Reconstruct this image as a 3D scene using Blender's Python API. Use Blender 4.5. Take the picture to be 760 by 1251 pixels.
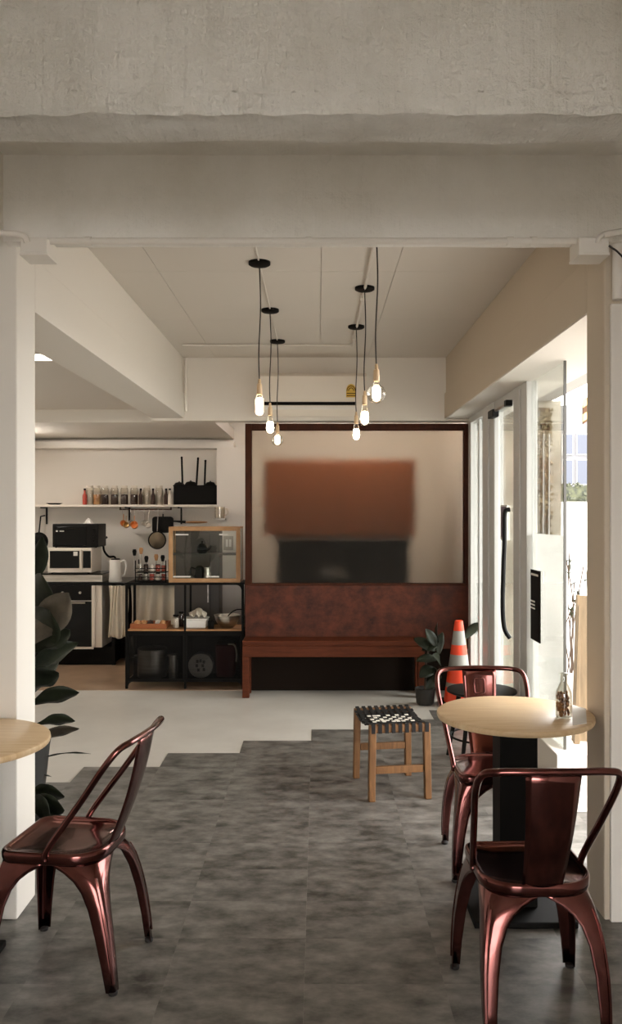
import bpy, math, random
from mathutils import Vector, Matrix
random.seed(7)
R = math.radians
for o in list(bpy.data.objects):
    bpy.data.objects.remove(o, do_unlink=True)
scene = bpy.context.scene
COL = scene.collection

# ------------------------------------------------------------------ camera
F, CX, CY, H = 1040.0, 388.0, 627.0, 1.6
cam = bpy.data.cameras.new('camera')
cam.sensor_fit = 'HORIZONTAL'; cam.sensor_width = 36.0
cam.lens = F / 760.0 * 36.0
cam.shift_x = -(CX - 380.0) / 760.0
cam.shift_y = (CY - 625.5) / 760.0
cam.clip_start = 0.05; cam.clip_end = 300
camo = bpy.data.objects.new('camera', cam); COL.objects.link(camo)
camo.location = (0, 0, H); camo.rotation_euler = (R(90), 0, 0)
scene.camera = camo

# ------------------------------------------------------------------ sky
SKY = 10.0
world = bpy.data.worlds.new('overcast_sky'); scene.world = world
world.use_nodes = True
bg = world.node_tree.nodes['Background']
bg.inputs[0].default_value = (1.0, 0.985, 0.97, 1); bg.inputs[1].default_value = SKY

def portal(name, loc, rot, sx, sy):
    l = bpy.data.lights.new(name, 'AREA'); l.shape = 'RECTANGLE'; l.size = sx; l.size_y = sy
    l.cycles.is_portal = True
    o = bpy.data.objects.new(name, l); COL.objects.link(o); o.location = loc; o.rotation_euler = rot
# sampling guides lying in the daylight openings (they emit nothing of their own)
portal('daylight_opening_shopfront', (1.37, 5.45, 1.25), (0, R(90), 0), 2.4, 3.85)
portal('daylight_opening_entrance', (.0, -1.95, 1.15), (R(-90), 0, 0), 1.8, 2.1)
# ------------------------------------------------------------------ exposure
vs = scene.view_settings
scene.display_settings.display_device = 'sRGB'
vs.view_transform = 'Standard'; vs.look = 'None'; vs.gamma = 1.0; vs.use_curve_mapping = False
vs.exposure = 0.4
scene.cycles.max_bounces = 14; scene.cycles.diffuse_bounces = 7; scene.cycles.glossy_bounces = 5
scene.cycles.transmission_bounces = 10; scene.cycles.transparent_max_bounces = 16
scene.cycles.sample_clamp_indirect = 6.0
scene.cycles.caustics_reflective = False; scene.cycles.caustics_refractive = False

# ------------------------------------------------------------------ helpers
def P(px, py, d):
    return ((px - CX) * d / F, d, H - (py - CY) * d / F)
def PX(px, d): return (px - CX) * d / F
def PZ(py, d): return H - (py - CY) * d / F

class G:
    def __init__(s): s.v = []; s.f = []
    def add(s, v, f):
        n = len(s.v); s.v += [tuple(p) for p in v]; s.f += [tuple(i + n for i in q) for q in f]; return s
    def box(s, x0, x1, y0, y1, z0, z1):
        if x0 > x1: x0, x1 = x1, x0
        if y0 > y1: y0, y1 = y1, y0
        if z0 > z1: z0, z1 = z1, z0
        return s.add([(x0,y0,z0),(x1,y0,z0),(x1,y1,z0),(x0,y1,z0),(x0,y0,z1),(x1,y0,z1),(x1,y1,z1),(x0,y1,z1)],
                     [(0,3,2,1),(4,5,6,7),(0,1,5,4),(1,2,6,5),(2,3,7,6),(3,0,4,7)])
    def pbox(s, px0, px1, py0, py1, d0, d1):   # front face given as seen at depth d0
        return s.box(PX(px0,d0), PX(px1,d0), d0, d1, PZ(py1,d0), PZ(py0,d0))
    def prism(s, poly, axis, a, b):
        n = len(poly)
        def mk(p, c):
            if axis == 'x': return (c, p[0], p[1])
            if axis == 'y': return (p[0], c, p[1])
            return (p[0], p[1], c)
        v = [mk(p, a) for p in poly] + [mk(p, b) for p in poly]
        f = [tuple(range(n))[::-1], tuple(range(n, 2*n))] + [(i, (i+1) % n, n + (i+1) % n, n + i) for i in range(n)]
        return s.add(v, f)
    def lathe(s, prof, c=(0,0,0), seg=20, rot=None):
        v = []; f = []; n = len(prof)
        for (r, z) in prof:
            for k in range(seg):
                a = 2*math.pi*k/seg; p = Vector((max(r,1e-5)*math.cos(a), max(r,1e-5)*math.sin(a), z))
                if rot is not None: p = rot @ p
                v.append((p.x+c[0], p.y+c[1], p.z+c[2]))
        for i in range(n-1):
            for k in range(seg):
                k2 = (k+1) % seg
                f.append((i*seg+k, i*seg+k2, (i+1)*seg+k2, (i+1)*seg+k))
        f.append(tuple(range(seg))[::-1]); f.append(tuple((n-1)*seg+k for k in range(seg)))
        return s.add(v, f)
    def cyl(s, c, r, h, seg=20, r2=None): return s.lathe([(r,0),(r if r2 is None else r2,h)], c, seg)
    def tube(s, pts, r, seg=8, closed=False):
        pts = [Vector(p) for p in pts]; n = len(pts)
        rr = r if isinstance(r, (list, tuple)) else [r]*n
        v = []; f = []; up = None
        for i in range(n):
            if closed: t = (pts[(i+1) % n] - pts[i-1]).normalized()
            else: t = (pts[min(i+1,n-1)] - pts[max(i-1,0)]).normalized()
            if up is None:
                up = Vector((0,0,1)) if abs(t.z) < .9 else Vector((1,0,0))
            up = (up - t*up.dot(t)).normalized(); sd = t.cross(up)
            for k in range(seg):
                a = 2*math.pi*k/seg
                v.append(pts[i] + (up*math.cos(a) + sd*math.sin(a))*rr[i])
        m = n if closed else n-1
        for i in range(m):
            j = (i+1) % n
            for k in range(seg):
                k2 = (k+1) % seg; f.append((i*seg+k, i*seg+k2, j*seg+k2, j*seg+k))
        if not closed:
            f.append(tuple(range(seg))[::-1]); f.append(tuple((n-1)*seg+k for k in range(seg)))
        return s.add(v, f)
    def grid(s, fn, nu, nv):
        v = [fn(i/nu, j/nv) for j in range(nv+1) for i in range(nu+1)]
        f = [(j*(nu+1)+i, j*(nu+1)+i+1, (j+1)*(nu+1)+i+1, (j+1)*(nu+1)+i) for j in range(nv) for i in range(nu)]
        return s.add(v, f)
    def ball(s, c, rx, ry=None, rz=None, seg=12, rings=7):
        ry = rx if ry is None else ry; rz = rx if rz is None else rz
        v = []; f = []
        for i in range(rings+1):
            ph = -math.pi/2 + math.pi*i/rings
            for k in range(seg):
                a = 2*math.pi*k/seg
                v.append((c[0]+rx*max(math.cos(ph),1e-4)*math.cos(a), c[1]+ry*max(math.cos(ph),1e-4)*math.sin(a), c[2]+rz*math.sin(ph)))
        for i in range(rings):
            for k in range(seg):
                k2 = (k+1) % seg; f.append((i*seg+k, i*seg+k2, (i+1)*seg+k2, (i+1)*seg+k))
        return s.add(v, f)
    def build(s, name, mat, parent=None, local=False, smooth=False, bevel=0, solid=0, kind=None, bseg=2):
        v = s.v
        if parent is not None:
            if not local:
                L = parent.location
                if parent.parent is not None: L = L + parent.parent.location
                v = [(p[0]-L[0], p[1]-L[1], p[2]-L[2]) for p in v]
            org = (0,0,0)
        else:
            xs = [p[0] for p in v]; ys = [p[1] for p in v]; zs = [p[2] for p in v]
            org = ((min(xs)+max(xs))/2, (min(ys)+max(ys))/2, min(zs))
            v = [(p[0]-org[0], p[1]-org[1], p[2]-org[2]) for p in v]
        me = bpy.data.meshes.new(name); me.from_pydata(v, [], s.f); me.update()
        if smooth:
            me.polygons.foreach_set('use_smooth', [True]*len(me.polygons))
            if smooth != 'all':
                try: me.set_sharp_from_angle(angle=R(40))
                except Exception: pass
        me.materials.append(mat)
        o = bpy.data.objects.new(name, me); COL.objects.link(o); o.location = org
        if parent is not None: o.parent = parent
        if bevel:
            m = o.modifiers.new('bevel', 'BEVEL'); m.width = bevel; m.segments = bseg; m.limit_method = 'ANGLE'; m.angle_limit = R(40)
        if solid:
            m = o.modifiers.new('solid', 'SOLIDIFY'); m.thickness = solid; m.offset = 0
        if kind: o['kind'] = kind
        return o

def tag(o, label=None, cat=None, group=None, kind=None):
    if label: o['label'] = label
    if cat: o['category'] = cat
    if group: o['group'] = group
    if kind: o['kind'] = kind
    return o
def thing(name, label, cat, loc=(0,0,0), rz=0, group=None):
    o = bpy.data.objects.new(name, None); COL.objects.link(o); o.empty_display_size = .1
    o.location = loc; o.rotation_euler = (0, 0, rz)
    return tag(o, label, cat, group)
def struct(name, loc=(0,0,0), label=None):
    o = bpy.data.objects.new(name, None); COL.objects.link(o); o.location = loc; o['kind'] = 'structure'
    if label: o['label'] = label
    return o
def copy_tree(o, parent=None):
    c = o.copy(); COL.objects.link(c); c.parent = parent
    for ch in [x for x in bpy.data.objects if x.parent == o]:
        copy_tree(ch, c)
    return c
def smooth_path(pts, n=6, closed=False):
    pts = [Vector(p) for p in pts]; out = []
    m = len(pts)
    rng = m if closed else m-1
    for i in range(rng):
        if closed: p0, p1, p2, p3 = pts[i-1], pts[i], pts[(i+1) % m], pts[(i+2) % m]
        else: p0, p1, p2, p3 = pts[max(i-1,0)], pts[i], pts[i+1], pts[min(i+2,m-1)]
        for k in range(n):
            t = k/n
            out.append(.5*((2*p1) + (-p0+p2)*t + (2*p0-5*p1+4*p2-p3)*t*t + (-p0+3*p1-3*p2+p3)*t**3))
    if not closed: out.append(pts[-1])
    return out

# ------------------------------------------------------------------ materials
def lin(c):
    return tuple((x/255/12.92 if x/255 <= .04045 else ((x/255+.055)/1.055)**2.4) for x in c) + (1,)
def mat(name, col, rough=.5, metal=0, spec=.5, **k):
    m = bpy.data.materials.new(name); m.use_nodes = True
    b = m.node_tree.nodes['Principled BSDF']
    b.inputs['Base Color'].default_value = lin(col); b.inputs['Roughness'].default_value = rough
    b.inputs['Metallic'].default_value = metal; b.inputs['Specular IOR Level'].default_value = spec
    for kk, v in k.items(): b.inputs[kk].default_value = v
    return m
def nodes(m): return m.node_tree.nodes, m.node_tree.links, m.node_tree.nodes['Principled BSDF']
def coords(m, scale=(1,1,1), per_object=False, space='Object'):
    n, l, b = nodes(m)
    if space == 'World':
        g = n.new('ShaderNodeNewGeometry'); out = g.outputs['Position']
    else:
        g = n.new('ShaderNodeTexCoord'); out = g.outputs['Object']
    mp = n.new('ShaderNodeMapping'); mp.inputs['Scale'].default_value = scale
    l.new(out, mp.inputs['Vector'])
    if per_object:
        oi = n.new('ShaderNodeObjectInfo'); mu = n.new('ShaderNodeMath'); mu.operation = 'MULTIPLY'; mu.inputs[1].default_value = 37.0
        l.new(oi.outputs['Random'], mu.inputs[0])
        cb = n.new('ShaderNodeCombineXYZ')
        for i in range(3): l.new(mu.outputs[0], cb.inputs[i])
        l.new(cb.outputs[0], mp.inputs['Location'])
    return mp.outputs[0]
def noise_col(m, c1, c2, scale=5, detail=6, lo=.35, hi=.65, vec=None, c3=None, rough=.6, distort=0):
    n, l, b = nodes(m)
    t = n.new('ShaderNodeTexNoise'); t.inputs['Scale'].default_value = scale; t.inputs['Detail'].default_value = detail
    t.inputs['Roughness'].default_value = rough; t.inputs['Distortion'].default_value = distort
    l.new(vec if vec is not None else coords(m), t.inputs['Vector'])
    r = n.new('ShaderNodeValToRGB'); r.color_ramp.elements[0].position = lo; r.color_ramp.elements[1].position = hi
    r.color_ramp.elements[0].color = lin(c1); r.color_ramp.elements[1].color = lin(c2)
    if c3: e = r.color_ramp.elements.new((lo+hi)/2); e.color = lin(c3)
    l.new(t.outputs['Fac'], r.inputs['Fac']); l.new(r.outputs['Color'], b.inputs['Base Color'])
    return t
def bump(m, scale=40, strength=.3, dist=.01, detail=5, vec=None):
    n, l, b = nodes(m)
    t = n.new('ShaderNodeTexNoise'); t.inputs['Scale'].default_value = scale; t.inputs['Detail'].default_value = detail
    l.new(vec if vec is not None else coords(m), t.inputs['Vector'])
    bp = n.new('ShaderNodeBump'); bp.inputs['Strength'].default_value = strength; bp.inputs['Distance'].default_value = dist
    l.new(t.outputs['Fac'], bp.inputs['Height']); l.new(bp.outputs['Normal'], b.inputs['Normal'])
    return bp
def emit(name, col, strength):
    m = bpy.data.materials.new(name); m.use_nodes = True; n = m.node_tree.nodes; l = m.node_tree.links
    n.remove(n['Principled BSDF']); e = n.new('ShaderNodeEmission'); e.inputs[0].default_value = lin(col); e.inputs[1].default_value = strength
    l.new(e.outputs[0], n['Material Output'].inputs[0]); return m
def clear_glass(name, tint=(250,252,250), gloss=.1, rough=.0):
    m = bpy.data.materials.new(name); m.use_nodes = True; n = m.node_tree.nodes; l = m.node_tree.links
    n.remove(n['Principled BSDF'])
    tr = n.new('ShaderNodeBsdfTransparent'); tr.inputs[0].default_value = lin(tint)
    gl = n.new('ShaderNodeBsdfGlossy'); gl.inputs['Roughness'].default_value = rough
    lw = n.new('ShaderNodeLayerWeight'); lw.inputs['Blend'].default_value = .25
    mu = n.new('ShaderNodeMath'); mu.operation = 'MULTIPLY_ADD'; mu.inputs[1].default_value = .55; mu.inputs[2].default_value = gloss*.4
    l.new(lw.outputs['Fresnel'], mu.inputs[0])
    mx = n.new('ShaderNodeMixShader'); l.new(mu.outputs[0], mx.inputs[0]); l.new(tr.outputs[0], mx.inputs[1]); l.new(gl.outputs[0], mx.inputs[2])
    l.new(mx.outputs[0], n['Material Output'].inputs[0]); return m
def see_through(name, col, opacity):     # metal mesh / thin film: part open, part solid
    m = mat(name, col, .6, spec=.1); n, l, b = nodes(m); b.inputs['Alpha'].default_value = opacity; return m

M = {}
M['paint'] = mat('white_painted_plaster', (226,220,211), .75); bump(M['paint'], 18, .12, .01)
M['paint_tan_shade'] = mat('tan_shade_tinted_plaster', (198,184,165), .75); bump(M['paint_tan_shade'], 18, .12, .01)  # tan tint: own paint in part, in part shade put into the colour
M['paint_wall'] = mat('white_wall_paint', (224,217,207), .8); bump(M['paint_wall'], 25, .08, .006)
M['ceil'] = mat('ceiling_board_paint', (214,207,198), .8); bump(M['ceil'], 10, .05, .01)
# rough painted concrete of the downstand beams
M['concrete'] = mat('rough_painted_concrete', (196,188,172), .85)
noise_col(M['concrete'], (198,192,180), (230,226,218), 2.2, 8, .3, .6, vec=coords(M['concrete'], (1,1,.6), space='World'))
def _concrete_bump(m, fine=1.0):
    n, l, b = nodes(m)
    vec = coords(m, (1,1,1), space='World')
    t1 = n.new('ShaderNodeTexNoise'); t1.inputs['Scale'].default_value = 9; t1.inputs['Detail'].default_value = 9; t1.inputs['Roughness'].default_value = .65
    t2 = n.new('ShaderNodeTexVoronoi'); t2.inputs['Scale'].default_value = 55
    mp = n.new('ShaderNodeMapping'); mp.inputs['Scale'].default_value = (38, 1, 1.2); t3 = n.new('ShaderNodeTexNoise'); t3.inputs['Scale'].default_value = 1; t3.inputs['Detail'].default_value = 3
    l.new(vec, t1.inputs['Vector']); l.new(vec, t2.inputs['Vector']); l.new(vec, mp.inputs['Vector']); l.new(mp.outputs[0], t3.inputs['Vector'])
    a = n.new('ShaderNodeMath'); a.operation = 'MULTIPLY_ADD'; a.inputs[1].default_value = .05
    l.new(t2.outputs['Distance'], a.inputs[0]); l.new(t1.outputs['Fac'], a.inputs[2])
    c = n.new('ShaderNodeMath'); c.operation = 'MULTIPLY_ADD'; c.inputs[1].default_value = .35
    l.new(t3.outputs['Fac'], c.inputs[0]); l.new(a.outputs[0], c.inputs[2])
    bp = n.new('ShaderNodeBump'); bp.inputs['Strength'].default_value = 1.0*fine; bp.inputs['Distance'].default_value = .05
    l.new(c.outputs[0], bp.inputs['Height']); l.new(bp.outputs['Normal'], b.inputs['Normal'])
_concrete_bump(M['concrete'])
M['concrete2'] = mat('smoother_painted_concrete', (200,193,178), .85)
noise_col(M['concrete2'], (216,211,201), (234,231,225), 1.6, 7, .3, .6, vec=coords(M['concrete2'], (1,1,.8), space='World'))
_concrete_bump(M['concrete2'], .35)
M['tile'] = mat('grey_concrete_look_tile', (120,114,106), .36)
_v = coords(M['tile'], (1,1.6,1), per_object=True)
noise_col(M['tile'], (60,58,54), (134,130,124), 7, 10, .33, .69, vec=_v, rough=.64)
bump(M['tile'], 60, .08, .004)
M['white_floor'] = mat('white_epoxy_floor', (205,199,190), .3); noise_col(M['white_floor'], (196,190,181), (212,207,199), 1.5, 4)
M['beige_floor'] = mat('beige_kitchen_floor', (160,134,110), .3); noise_col(M['beige_floor'], (146,120,96), (168,142,118), 3, 4)
M['copper'] = mat('dark_rose_copper', (106,62,58), .16, 1.0); noise_col(M['copper'], (90,50,46), (120,72,67), 7, 3)
M['copper'].node_tree.nodes['Principled BSDF'].inputs['Coat Weight'].default_value = .3
M['rubber'] = mat('black_rubber', (28,24,22), .6)
M['black'] = mat('black_powder_coat', (15,13,11), .6, spec=.1); bump(M['black'], 200, .05, .001)
M['blackgloss'] = mat('black_gloss', (10,9,8), .15, spec=.18)
M['blackplastic'] = mat('black_plastic', (17,15,13), .5, spec=.15)
M['cream'] = mat('cream_plastic', (226,216,202), .4)
M['whiteplastic'] = mat('white_plastic', (226,222,215), .4)
M['whitemetal'] = mat('white_aluminium', (196,194,190), .45)
M['steel'] = mat('stainless_steel', (190,184,174), .28, 1.0); noise_col(M['steel'], (170,164,154), (204,198,190), 3, 3, vec=coords(M['steel'], (1,1,12)))
M['socket'] = mat('tan_lamp_socket', (206,176,138), .4)
M['brass'] = mat('aged_brass', (176,138,88), .3, 1.0)
def wood(name, c1, c2, scale=(3,26,3), rough=.45, spec=.3):
    m = mat(name, c1, rough, spec=spec); noise_col(m, c1, c2, 2.2, 6, .3, .7, vec=coords(m, scale), distort=.6); bump(m, 3, .05, .004, vec=coords(m, scale)); return m
M['table'] = wood('pale_varnished_tabletop', (198,166,126), (218,192,154), (2.2,24,2.2), .35)
M['stoolwood'] = wood('golden_stool_wood', (92,62,36), (124,88,54), (14,14,2.2), .5)
M['framewood'] = wood('honey_pine_frame', (156,114,74), (182,142,100), (3,3,3), .45)
M['shelfwood'] = wood('shelf_wood', (150,104,64), (176,130,86), (2,20,20), .5)
M['plywood'] = wood('weathered_plank', (98,82,60), (124,104,78), (16,16,1.6), .65)
M['walnut'] = wood('dark_walnut_frame', (50,24,13), (72,36,20), (10,10,3), .55, .12)
M['bench'] = wood('bench_walnut', (66,30,15), (90,44,24), (2,16,16), .55, .12)
M['panel'] = mat('mottled_rust_brown_panel', (78,42,28), .5, spec=.2)
noise_col(M['panel'], (38,15,8), (98,48,28), 6, 10, .32, .7, vec=coords(M['panel'], (1,1,1.2)), rough=.7)
M['matte_dark'] = mat('dark_brown_kick_panel', (26,18,12), .8, spec=.1)  # even matte dark brown, shared by kick panel, counter and back board
M['brownpanel'] = wood('brown_cabinet_wood', (124,70,42), (142,86,54), (2,2,14), .5)
M['leaf'] = mat('dark_green_leaf', (40,48,34), .45, spec=.25); noise_col(M['leaf'], (20,25,16), (42,47,33), 6, 4)
M['leaf2'] = mat('greyer_leaf_underside', (86,78,66), .5); noise_col(M['leaf2'], (70,64,54), (100,90,76), 8, 4)
M['leafstalk'] = mat('leaf_stalk', (90,84,60), .5)
M['trunk'] = mat('plant_stem', (66,50,36), .8)
M['pot'] = mat('dark_plant_pot', (38,36,33), .6)
M['soil'] = mat('soil', (40,30,22), .95)
M['orange'] = mat('cone_orange', (236,70,32), .45)
M['conegrey'] = mat('cone_reflective_band', (152,149,142), .45)
M['cloth'] = mat('off_white_cloth', (206,196,178), .9); bump(M['cloth'], 60, .2, .003)
M['glass'] = clear_glass('clear_pane')
M['bulbglass'] = clear_glass('bulb_glass', (252,248,240), .12)
M['jarglass'] = clear_glass('jar_glass', (250,247,241), .14)
M['bottleglass'] = clear_glass('bottle_glass', (236,234,226), .3)
M['film'] = see_through('frosted_window_film', (228,228,226), .8); nodes(M['film'])[2].inputs['Transmission Weight'].default_value = .0
_n, _l, _b = nodes(M['film']); _t = _n.new('ShaderNodeBsdfTranslucent'); _t.inputs[0].default_value = lin((236,234,230)); _m = _n.new('ShaderNodeMixShader'); _m.inputs[0].default_value = .6
_l.new(_b.outputs[0], _m.inputs[1]); _l.new(_t.outputs[0], _m.inputs[2]); _l.new(_m.outputs[0], _n['Material Output'].inputs[0])
M['meshdoor'] = see_through('black_wire_mesh', (20,18,16), .46)
M['filament'] = emit('glowing_filament', (255,232,205), 16.0)
M['fill_tube'] = emit('added_fill_tube', (255,246,236), 115.0)  # added tubes, set strong to brighten the back room and kitchen
M['dim_tube'] = emit('dim_fluorescent_tube', (255,238,216), 6.0)
M['darkgrey'] = mat('dark_grey_laminate', (66,60,53), .5)
M['red'] = mat('red_paper', (176,62,44), .5)
M['maroon'] = mat('maroon_fabric', (92,30,34), .8)
M['coffee'] = mat('coffee_beans', (52,30,20), .8)
M['flour'] = mat('white_powder', (222,214,202), .9)
M['amber'] = mat('amber_dried_flowers', (138,84,38), .8); noise_col(M['amber'], (84,44,20), (176,116,56), 60, 4)
M['bread'] = mat('baked_crust', (196,142,86), .7); noise_col(M['bread'], (170,112,62), (222,176,124), 20, 3)
M['tray'] = wood('tray_wood', (138,78,44), (160,96,58), (3,20,20), .5)
M['orangecup'] = mat('orange_plastic', (214,134,62), .4)
M['paper'] = mat('white_paper', (226,222,214), .8)
M['purple'] = mat('purple_grey_print', (122,106,116), .7)
M['yellow'] = mat('yellow_label', (214,176,70), .6)
M['ext_wall'] = mat('pale_outdoor_render', (150,142,128), .9); noise_col(M['ext_wall'], (122,114,100), (160,152,138), 2, 6)
M['ext_ground'] = mat('pale_pavement', (150,147,142), .9); noise_col(M['ext_ground'], (136,133,128), (160,157,152), 1, 5)
M['ext_white'] = mat('grey_white_outdoor_paint', (170,168,165), .8)
M['ext_brown'] = mat('brown_outdoor_post', (96,68,44), .8)
M['ext_pane'] = mat('bluish_window_pane', (48,53,66), .2)
M['hedge'] = mat('hedge_leaves', (48,52,30), .7); noise_col(M['hedge'], (28,32,18), (66,68,42), 8, 4)
M['creeper'] = mat('dry_creeper_leaves', (128,110,70), .7); noise_col(M['creeper'], (70,58,32), (130,112,76), 9, 4)
M['cable'] = mat('cloth_lamp_cord', (44,36,30), .7)
# frosted fluted glass of the partition
m = bpy.data.materials.new('frosted_reeded_glass'); m.use_nodes = True; n = m.node_tree.nodes; l = m.node_tree.links
n.remove(n['Principled BSDF']); b = n.new('ShaderNodeBsdfRefraction'); b.inputs['Color'].default_value = lin((250,246,240)); b.inputs['Roughness'].default_value = .42; b.inputs['IOR'].default_value = 1.25
df = n.new('ShaderNodeBsdfDiffuse'); df.inputs[0].default_value = lin((222,216,206))
tl = n.new('ShaderNodeBsdfTranslucent'); tl.inputs[0].default_value = lin((222,216,206))
m1 = n.new('ShaderNodeMixShader'); m1.inputs[0].default_value = .35; l.new(df.outputs[0], m1.inputs[1]); l.new(tl.outputs[0], m1.inputs[2])
m2 = n.new('ShaderNodeMixShader'); m2.inputs[0].default_value = .03; l.new(b.outputs[0], m2.inputs[1]); l.new(m1.outputs[0], m2.inputs[2])
l.new(m2.outputs[0], n['Material Output'].inputs[0]); M['frosted'] = m

# ================================================================== SETTING
ZC = 2.98              # main ceiling
XL, XR = -1.18, 1.125  # inner faces of the side beams and columns
DC0, DC1 = 3.34, 3.56  # columns near / far face
DH = 7.54              # header wall above the partition
DK = 9.7               # kitchen back wall
XG = 1.35              # shopfront glazing line
XW = -3.4              # far left wall

# floor: white epoxy base, grey tiles laid on it in a stepped edge, beige kitchen floor
g = G(); g.box(XW, 1.62, -2.0, DK, -.12, 0); floor = g.build('floor', M['white_floor'], kind='structure')
floor['label'] = 'glossy white floor'
W, L0 = .475, .309
tile_mesh = None
for i in range(-5, 4):
    x0 = -.045 + W*i
    x1 = min(x0 + W, 1.6)
    dend = 6.286 + L0*i
    k = 0
    while dend - k*L0 > 1.2:
        y1 = dend - k*L0; y0 = y1 - L0
        k += 1
        if y0 > 7.3: continue
        if tile_mesh is None or x1 - x0 < W - .001:
            q = G().box(.0001, x1-x0-.0001, .0001, L0-.0001, 0, .003)
            me = bpy.data.meshes.new('floor_tile'); me.from_pydata(q.v, [], q.f); me.materials.append(M['tile'])
            if x1 - x0 >= W - .001: tile_mesh = me
        else: me = tile_mesh
        o = bpy.data.objects.new('floor_tile', me); COL.objects.link(o)
        o.parent = floor
        o.location = Vector((x0, y0, .0005)) - floor.location
g = G(); g.box(XW, 1.62, -2.0, 1.0, 0, .003); g.build('floor_entrance', M['tile'], kind='structure')
g = G(); g.box(XW, XG, 7.69, DK, 0, .003); g.build('floor_kitchen', M['beige_floor'], kind='structure')

# ceiling: slab plus separate boards in the middle bay
g = G(); g.box(XW, 1.6, -2.0, DK, ZC+.012, ZC+.15); ceiling = g.build('ceiling', M['ceil'], kind='structure')
xs = [XL-.012, -.907, .02, .443, XR+.012]; ds = [DC0+.1, 4.86, 6.06, DH-.002]
for i in range(4):
    for j in range(3):
        G().box(xs[i]+.0015, xs[i+1]-.0015, ds[j]+.0015, ds[j+1]-.0015, ZC, ZC+.012).build('ceiling_panel', M['ceil'], ceiling)
G().box(XW, 1.6, -2.0, DC0, ZC, ZC+.012).build('ceiling_panel', M['concrete2'], ceiling)
G().box(XW, XL-.3, DC1, DK, 2.56, 2.60).build('ceiling_left_bay', M['ceil'], kind='structure')
G().box(XL-.3, 1.6, DH+.16, DK, 2.96, 2.98).build('ceiling_back_room', M['ceil'], kind='structure')

# walls
def wallbox(name, mt, *a, label=None, bevel=0):
    o = G().box(*a).build(name, M[mt], kind='structure', bevel=bevel)
    if label: o['label'] = label
    return o
wallbox('wall_left', 'paint_wall', XW-.15, XW, -2.0, DK+.15, 0, ZC+.15)
wallbox('wall_back', 'paint_wall', XW, 1.6, DK, DK+.15, 0, ZC+.15)
wallbox('wall_right', 'paint_wall', 1.6, 1.75, -2.0, DC0, 0, ZC+.15)
wallbox('wall_right_back', 'paint_wall', XG, 1.6, 7.42, DK, 0, ZC)
wallbox('wall_front_left', 'paint_wall', XW-.15, -.9, -2.15, -2.0, 0, ZC+.15)  # unseen front walls; opening between them sized to limit daylight from behind
wallbox('wall_front_right', 'paint_wall', .9, 1.75, -2.15, -2.0, 0, ZC+.15)
wallbox('wall_front_head', 'paint_wall', -.9, .9, -2.15, -2.0, 2.2, ZC+.15)
wallbox('wall_pier', 'paint_wall', -1.10, -.72, 9.3, DK, .003, 2.32, label='white wall pier beside the kitchen')
wallbox('wall_header', 'paint_wall', XL-.3, XG+.15, DH, DH+.16, 2.42, ZC, label='white wall above the wooden partition')
wallbox('wall_kitchen_soffit', 'paint', XW, -.95, 7.87, DK, 2.44, 2.56, label='dropped white soffit over the kitchen')
wallbox('trim_1', 'paint', XW, -.93, 9.46, DK, 2.325, 2.40, label='white ledge under the kitchen soffit')
# columns and beams
wallbox('wall_column_left', 'paint', XL-.45, XL, DC0, DC1, .0035, ZC, label='white column at the left', bevel=.006)
wallbox('wall_column_right', 'paint_tan_shade', XR, 1.6, DC0, DC1, .0035, ZC, label='white column at the right', bevel=.006)
wallbox('wall_column_facing', 'paint', XR+.02, 1.6, DC0-.02, DC0, .0035, PZ(372, DC0), label='pale facing on the front of the right column', bevel=.004)
# side beams with their two-step inner faces
g = G(); g.prism([(XL-.28, 2.44), (XL, 2.44), (XL, 2.66), (XL-.012, 2.672), (XL-.012, ZC), (XL-.28, ZC)], 'y', DC1, DH); g.build('wall_beam_left', M['paint'], kind='structure')
g = G(); g.prism([(XR, 2.44), (1.6, 2.44), (1.6, ZC), (XR+.012, ZC), (XR+.012, 2.672), (XR, 2.66)], 'y', DC1, DH); g.build('wall_beam_right', M['paint_tan_shade'], kind='structure')
wallbox('trim_4', 'paint', XR+.004, 1.6, DC1, DH, 2.432, 2.44, label='white board added under the right beam')  # board added so the underside stays pale below the tinted beam
wallbox('wall_beam_left_front', 'paint', XL-.45, XL-.03, .4, DC0-.005, 2.71, ZC)
# cross beams: rough near beam, smoother second one with a casting seam
def rough_beam(name, mt, x0, x1, y0, y1, z0, z1, amp, seed, nx=150, nz=18, seam=None):
    rnd = random.Random(seed); g = G()
    from mathutils import noise as nz_
    ny = 6
    prof = []   # walk front face top->bottom, underside, back face
    for k in range(nz+1): prof.append((y0, z1 + (z0-z1)*k/nz, (0,-1,0)))
    for k in range(1, ny+1): prof.append((y0 + (y1-y0)*k/ny, z0, (0,0,-1)))
    for k in range(1, 5): prof.append((y1, z0 + (z1-z0)*k/4, (0,1,0)))
    v = []
    for (y, z, nn) in prof:
        for i in range(nx+1):
            x = x0 + (x1-x0)*i/nx
            h = nz_.fractal(Vector((x*3.1+seed, y*9, z*7)), .9, 2.1, 5)*amp
            edge = (abs(z-z0) < .012 and abs(y-y0) < .03)
            if edge: h += (nz_.noise(Vector((x*14, seed, z*20)))-.1)*amp*1.6
            if seam is not None and nn[1] < 0 and z < seam + amp*nz_.noise(Vector((x*5, seed, 1))): h += amp*(1.6 + .7*nz_.noise(Vector((x*16, seed, z*22))) + .9*nz_.noise(Vector((x*45, seed, z*50))))
            v.append((x, y + nn[1]*h, z + nn[2]*h))
    m = len(prof); f = [(a*(nx+1)+i, a*(nx+1)+i+1, (a+1)*(nx+1)+i+1, (a+1)*(nx+1)+i) for a in range(m-1) for i in range(nx)]
    f = [q[::-1] for q in f]
    f.append(tuple(i for i in range(nx+1)) + tuple((m-1)*(nx+1)+i for i in range(nx, -1, -1)))
    g.add(v, f)
    return g.build(name, M[mt], kind='structure', smooth=True)
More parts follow.
